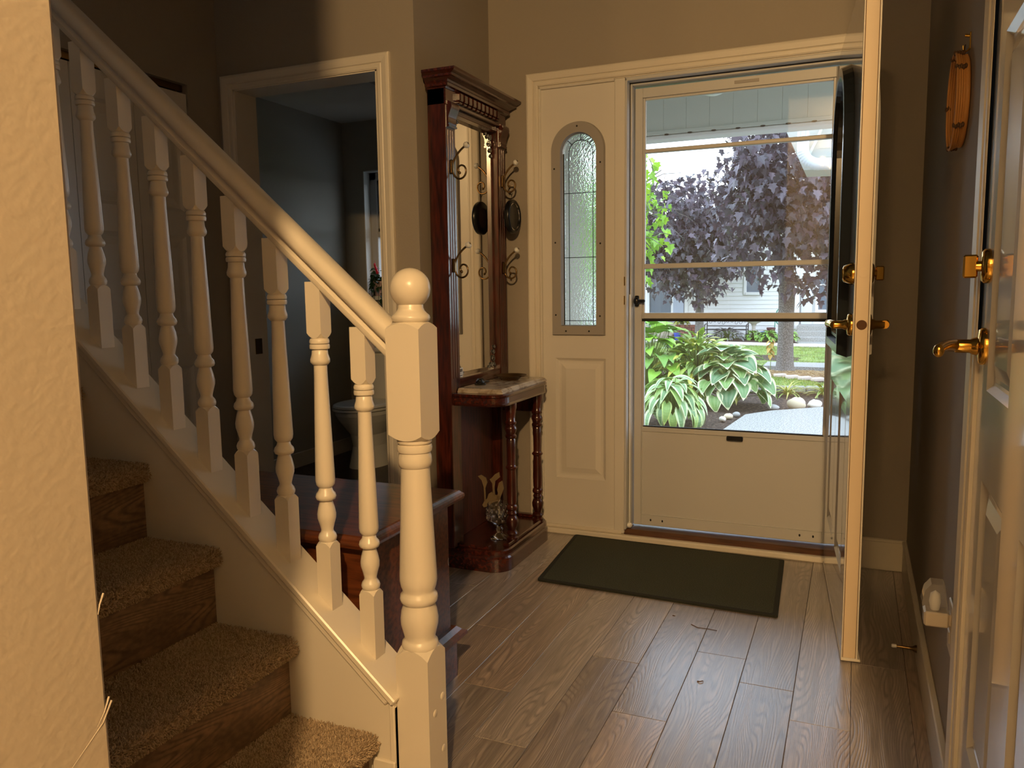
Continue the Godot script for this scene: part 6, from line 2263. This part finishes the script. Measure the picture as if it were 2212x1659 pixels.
	for x in [-0.5, 0.5]:
		b = MB.new()
		b.tube(PackedVector3Array([Vector3(x, 0, -0.2), Vector3(x, 0.25, -0.16), Vector3(x, 0.52, -0.24)]), 0.014, 0.012, 8)
		b.tube(PackedVector3Array([Vector3(x, 0, 0.22), Vector3(x, 0.12, 0.18), Vector3(x, 0.36, 0.2), Vector3(x, 0.38, 0.0), Vector3(x, 0.37, -0.18)]), 0.014, 0.012, 8)
		obj("side_frame", b, iron, bn)
	b = MB.new()
	for k in 6:
		b.bx(-0.5, 0.5, 0.235, 0.25, -0.17 + 0.065 * k, -0.125 + 0.065 * k, 0.003)
	obj("seat_slats", b, iron, bn)
	b = MB.new()
	var arc := PackedVector3Array()
	for k in 13:
		var s := k / 12.0
		arc.append(Vector3(-0.5 + s, 0.47 + 0.1 * sin(PI * s), -0.24))
	b.tube(arc, 0.011, 0.011, 8)
	b.rod(Vector3(-0.5, 0.32, -0.2), Vector3(0.5, 0.32, -0.2), 0.010, 8)
	obj("back_rail", b, iron, bn)
	b = MB.new()
	for k in 9:
		var c := Vector3(-0.42 + 0.105 * k, 0.42 + 0.03 * sin(k * 1.7), -0.225)
		var p := PackedVector3Array()
		for j in 12:
			p.append(c + Vector3(cos(j * 0.6) * (0.045 - 0.002 * j), sin(j * 0.6) * (0.05 - 0.002 * j), 0))
		b.tube(p, 0.006, 0.005, 6)
	obj("back_scrolls", b, iron, bn)
	# shrubs, pots, bird bath and hose before the house
	var lm := mk(Color.WHITE, 0.5)
	lm.vertex_color_use_as_albedo = true
	var gl := [broad_leaf(0.13, 0.07, lin(Color(0.50, 0.68, 0.28)), lin(Color(0.56, 0.72, 0.32)), 0.3, 0.6, 0.9, 4, 1)]
	var stalk := mk(Color(0.40, 0.5, 0.25), 0.7)
	rosette("low_plant", "small green plant between the bird bath and the blue tub", Vector3(-2.25, G + 0.03, -16.6), gl, lm, 60, 0.02, 0.2, 0.2, 41, -0.4, 0.7, stalk)
	rosette("low_plant", "yellow green plant just left of the thick trunk before the house", Vector3(-1.85, G + 0.03, -16.1), gl, lm, 70, 0.02, 0.24, 0.24, 43, -0.4, 0.7, stalk)
	rosette("low_plant", "green plant just right of the thick trunk before the house", Vector3(-1.40, G + 0.03, -15.9), gl, lm, 60, 0.02, 0.3, 0.2, 45, -0.4, 0.7, stalk)
	var gr := [broad_leaf(0.13, 0.05, lin(Color(0.46, 0.46, 0.46)), lin(Color(0.55, 0.54, 0.53)), 0.2, 0.7, 0.9, 4, 1)]
	rosette("grey_shrub", "low grey leaved shrub under the garden bench", Vector3(-2.85, G + 0.03, -16.35), gr, lm, 150, 0.05, 0.26, 0.42, 47, -0.6, 0.6, stalk, 0.5)
	var yl := [broad_leaf(0.12, 0.06, lin(Color(0.70, 0.74, 0.28)), lin(Color(0.80, 0.80, 0.36)), 0.2, 0.7, 0.9, 4, 1)]
	var pot := func(called: String, label: String, at: Vector3, rad: float, hh: float, c: Color) -> void:
		var o := thing(called, label, "pot", at)
		var q := MB.new()
		q.lathe([Vector2(0, 0), Vector2(rad * 0.78, 0), Vector2(rad * 0.97, hh * 0.85), Vector2(rad * 1.06, hh * 0.86), Vector2(rad * 1.06, hh), Vector2(rad * 0.9, hh), Vector2(rad * 0.88, hh * 0.8), Vector2(0, hh * 0.8)], 20)
		obj("pot", q, mk(c, 0.4), o)
	pot.call("blue_pot", "bright blue pot at the left before the brick planter", Vector3(-4.02, G + 0.0, -16.2), 0.085, 0.21, Color(0.20, 0.30, 0.68))
	pot.call("blue_tub", "blue tub beside the dark red pot right of the bird bath", Vector3(-2.02, G + 0.05, -16.85), 0.10, 0.17, Color(0.16, 0.38, 0.75))
	pot.call("red_pot", "dark red pot with a pale band left of the thick trunk", Vector3(-1.86, G + 0.06, -16.7), 0.10, 0.27, Color(0.32, 0.14, 0.17))
	pot.call("dark_bowl", "dark low bowl planter at the far left before the beige steps", Vector3(-4.72, G + 0.05, -16.3), 0.14, 0.12, Color(0.16, 0.15, 0.15))
	rosette("yellow_flowers", "yellow green flowers growing out of the brick planter", Vector3(-4.02, G + 0.40, -16.75), yl, lm, 50, 0.02, 0.14, 0.14, 49, -0.5, 0.6, stalk)
	var bp := thing("brick_planter", "reddish brick planter behind the blue pot", "planter", Vector3(-3.98, G, -16.8))
	for row in 5:
		for k in 4:
			var q := MB.new()
			q.bx(0.0, 0.115, 0, 0.07, -0.09, 0.09, 0.006)
			var o := obj("brick", q, mk([Color(0.55, 0.36, 0.31), Color(0.62, 0.43, 0.37), Color(0.50, 0.33, 0.29)][(row * 3 + k) % 3], 0.9), bp)
			o.position = Vector3(-0.2 + 0.122 * k + 0.05 * (row % 2), 0.078 * row, 0)
	var bath := thing("bird_bath", "pale stone bird bath right of the garden bench", "bird bath", Vector3(-2.28, G + 0.03, -16.85))
	b = MB.new()
	b.lathe([Vector2(0, 0), Vector2(0.10, 0), Vector2(0.09, 0.04), Vector2(0.05, 0.08), Vector2(0.045, 0.32), Vector2(0.07, 0.38), Vector2(0.17, 0.43), Vector2(0.18, 0.46), Vector2(0.15, 0.455), Vector2(0, 0.43)], 20)
	obj("basin", b, mk(Color(0.75, 0.71, 0.66), 0.8), bath)
	var hs := thing("garden_hose", "green garden hose coiled on a stand left of the thick trunk", "hose", Vector3(-1.68, G + 0.03, -16.95))
	b = MB.new()
	var p := PackedVector3Array()
	for k in 70:
		var a := k * 0.3
		p.append(Vector3(cos(a) * (0.10 + 0.005 * sin(k * 0.7)), 0.55 + 0.20 * sin(a), 0.02 * sin(k * 0.2)))
	b.tube(p, 0.013, 0.013, 6)
	b.tube(PackedVector3Array([Vector3(-0.1, 0.55, 0.02), Vector3(-0.12, 0.25, 0.05), Vector3(-0.08, 0.02, 0.1), Vector3(0.12, 0.015, 0.14)]), 0.013, 0.013, 6)
	obj("coil", b, mk(Color(0.30, 0.58, 0.48), 0.5), hs)
	b = MB.new()
	b.rod(Vector3(0, -0.03, 0), Vector3(0, 0.72, 0), 0.02, 8)
	b.bx(-0.05, 0.05, 0.62, 0.68, -0.05, 0.05, 0.01)
	obj("stand", b, mk(Color(0.35, 0.45, 0.42), 0.6), hs)
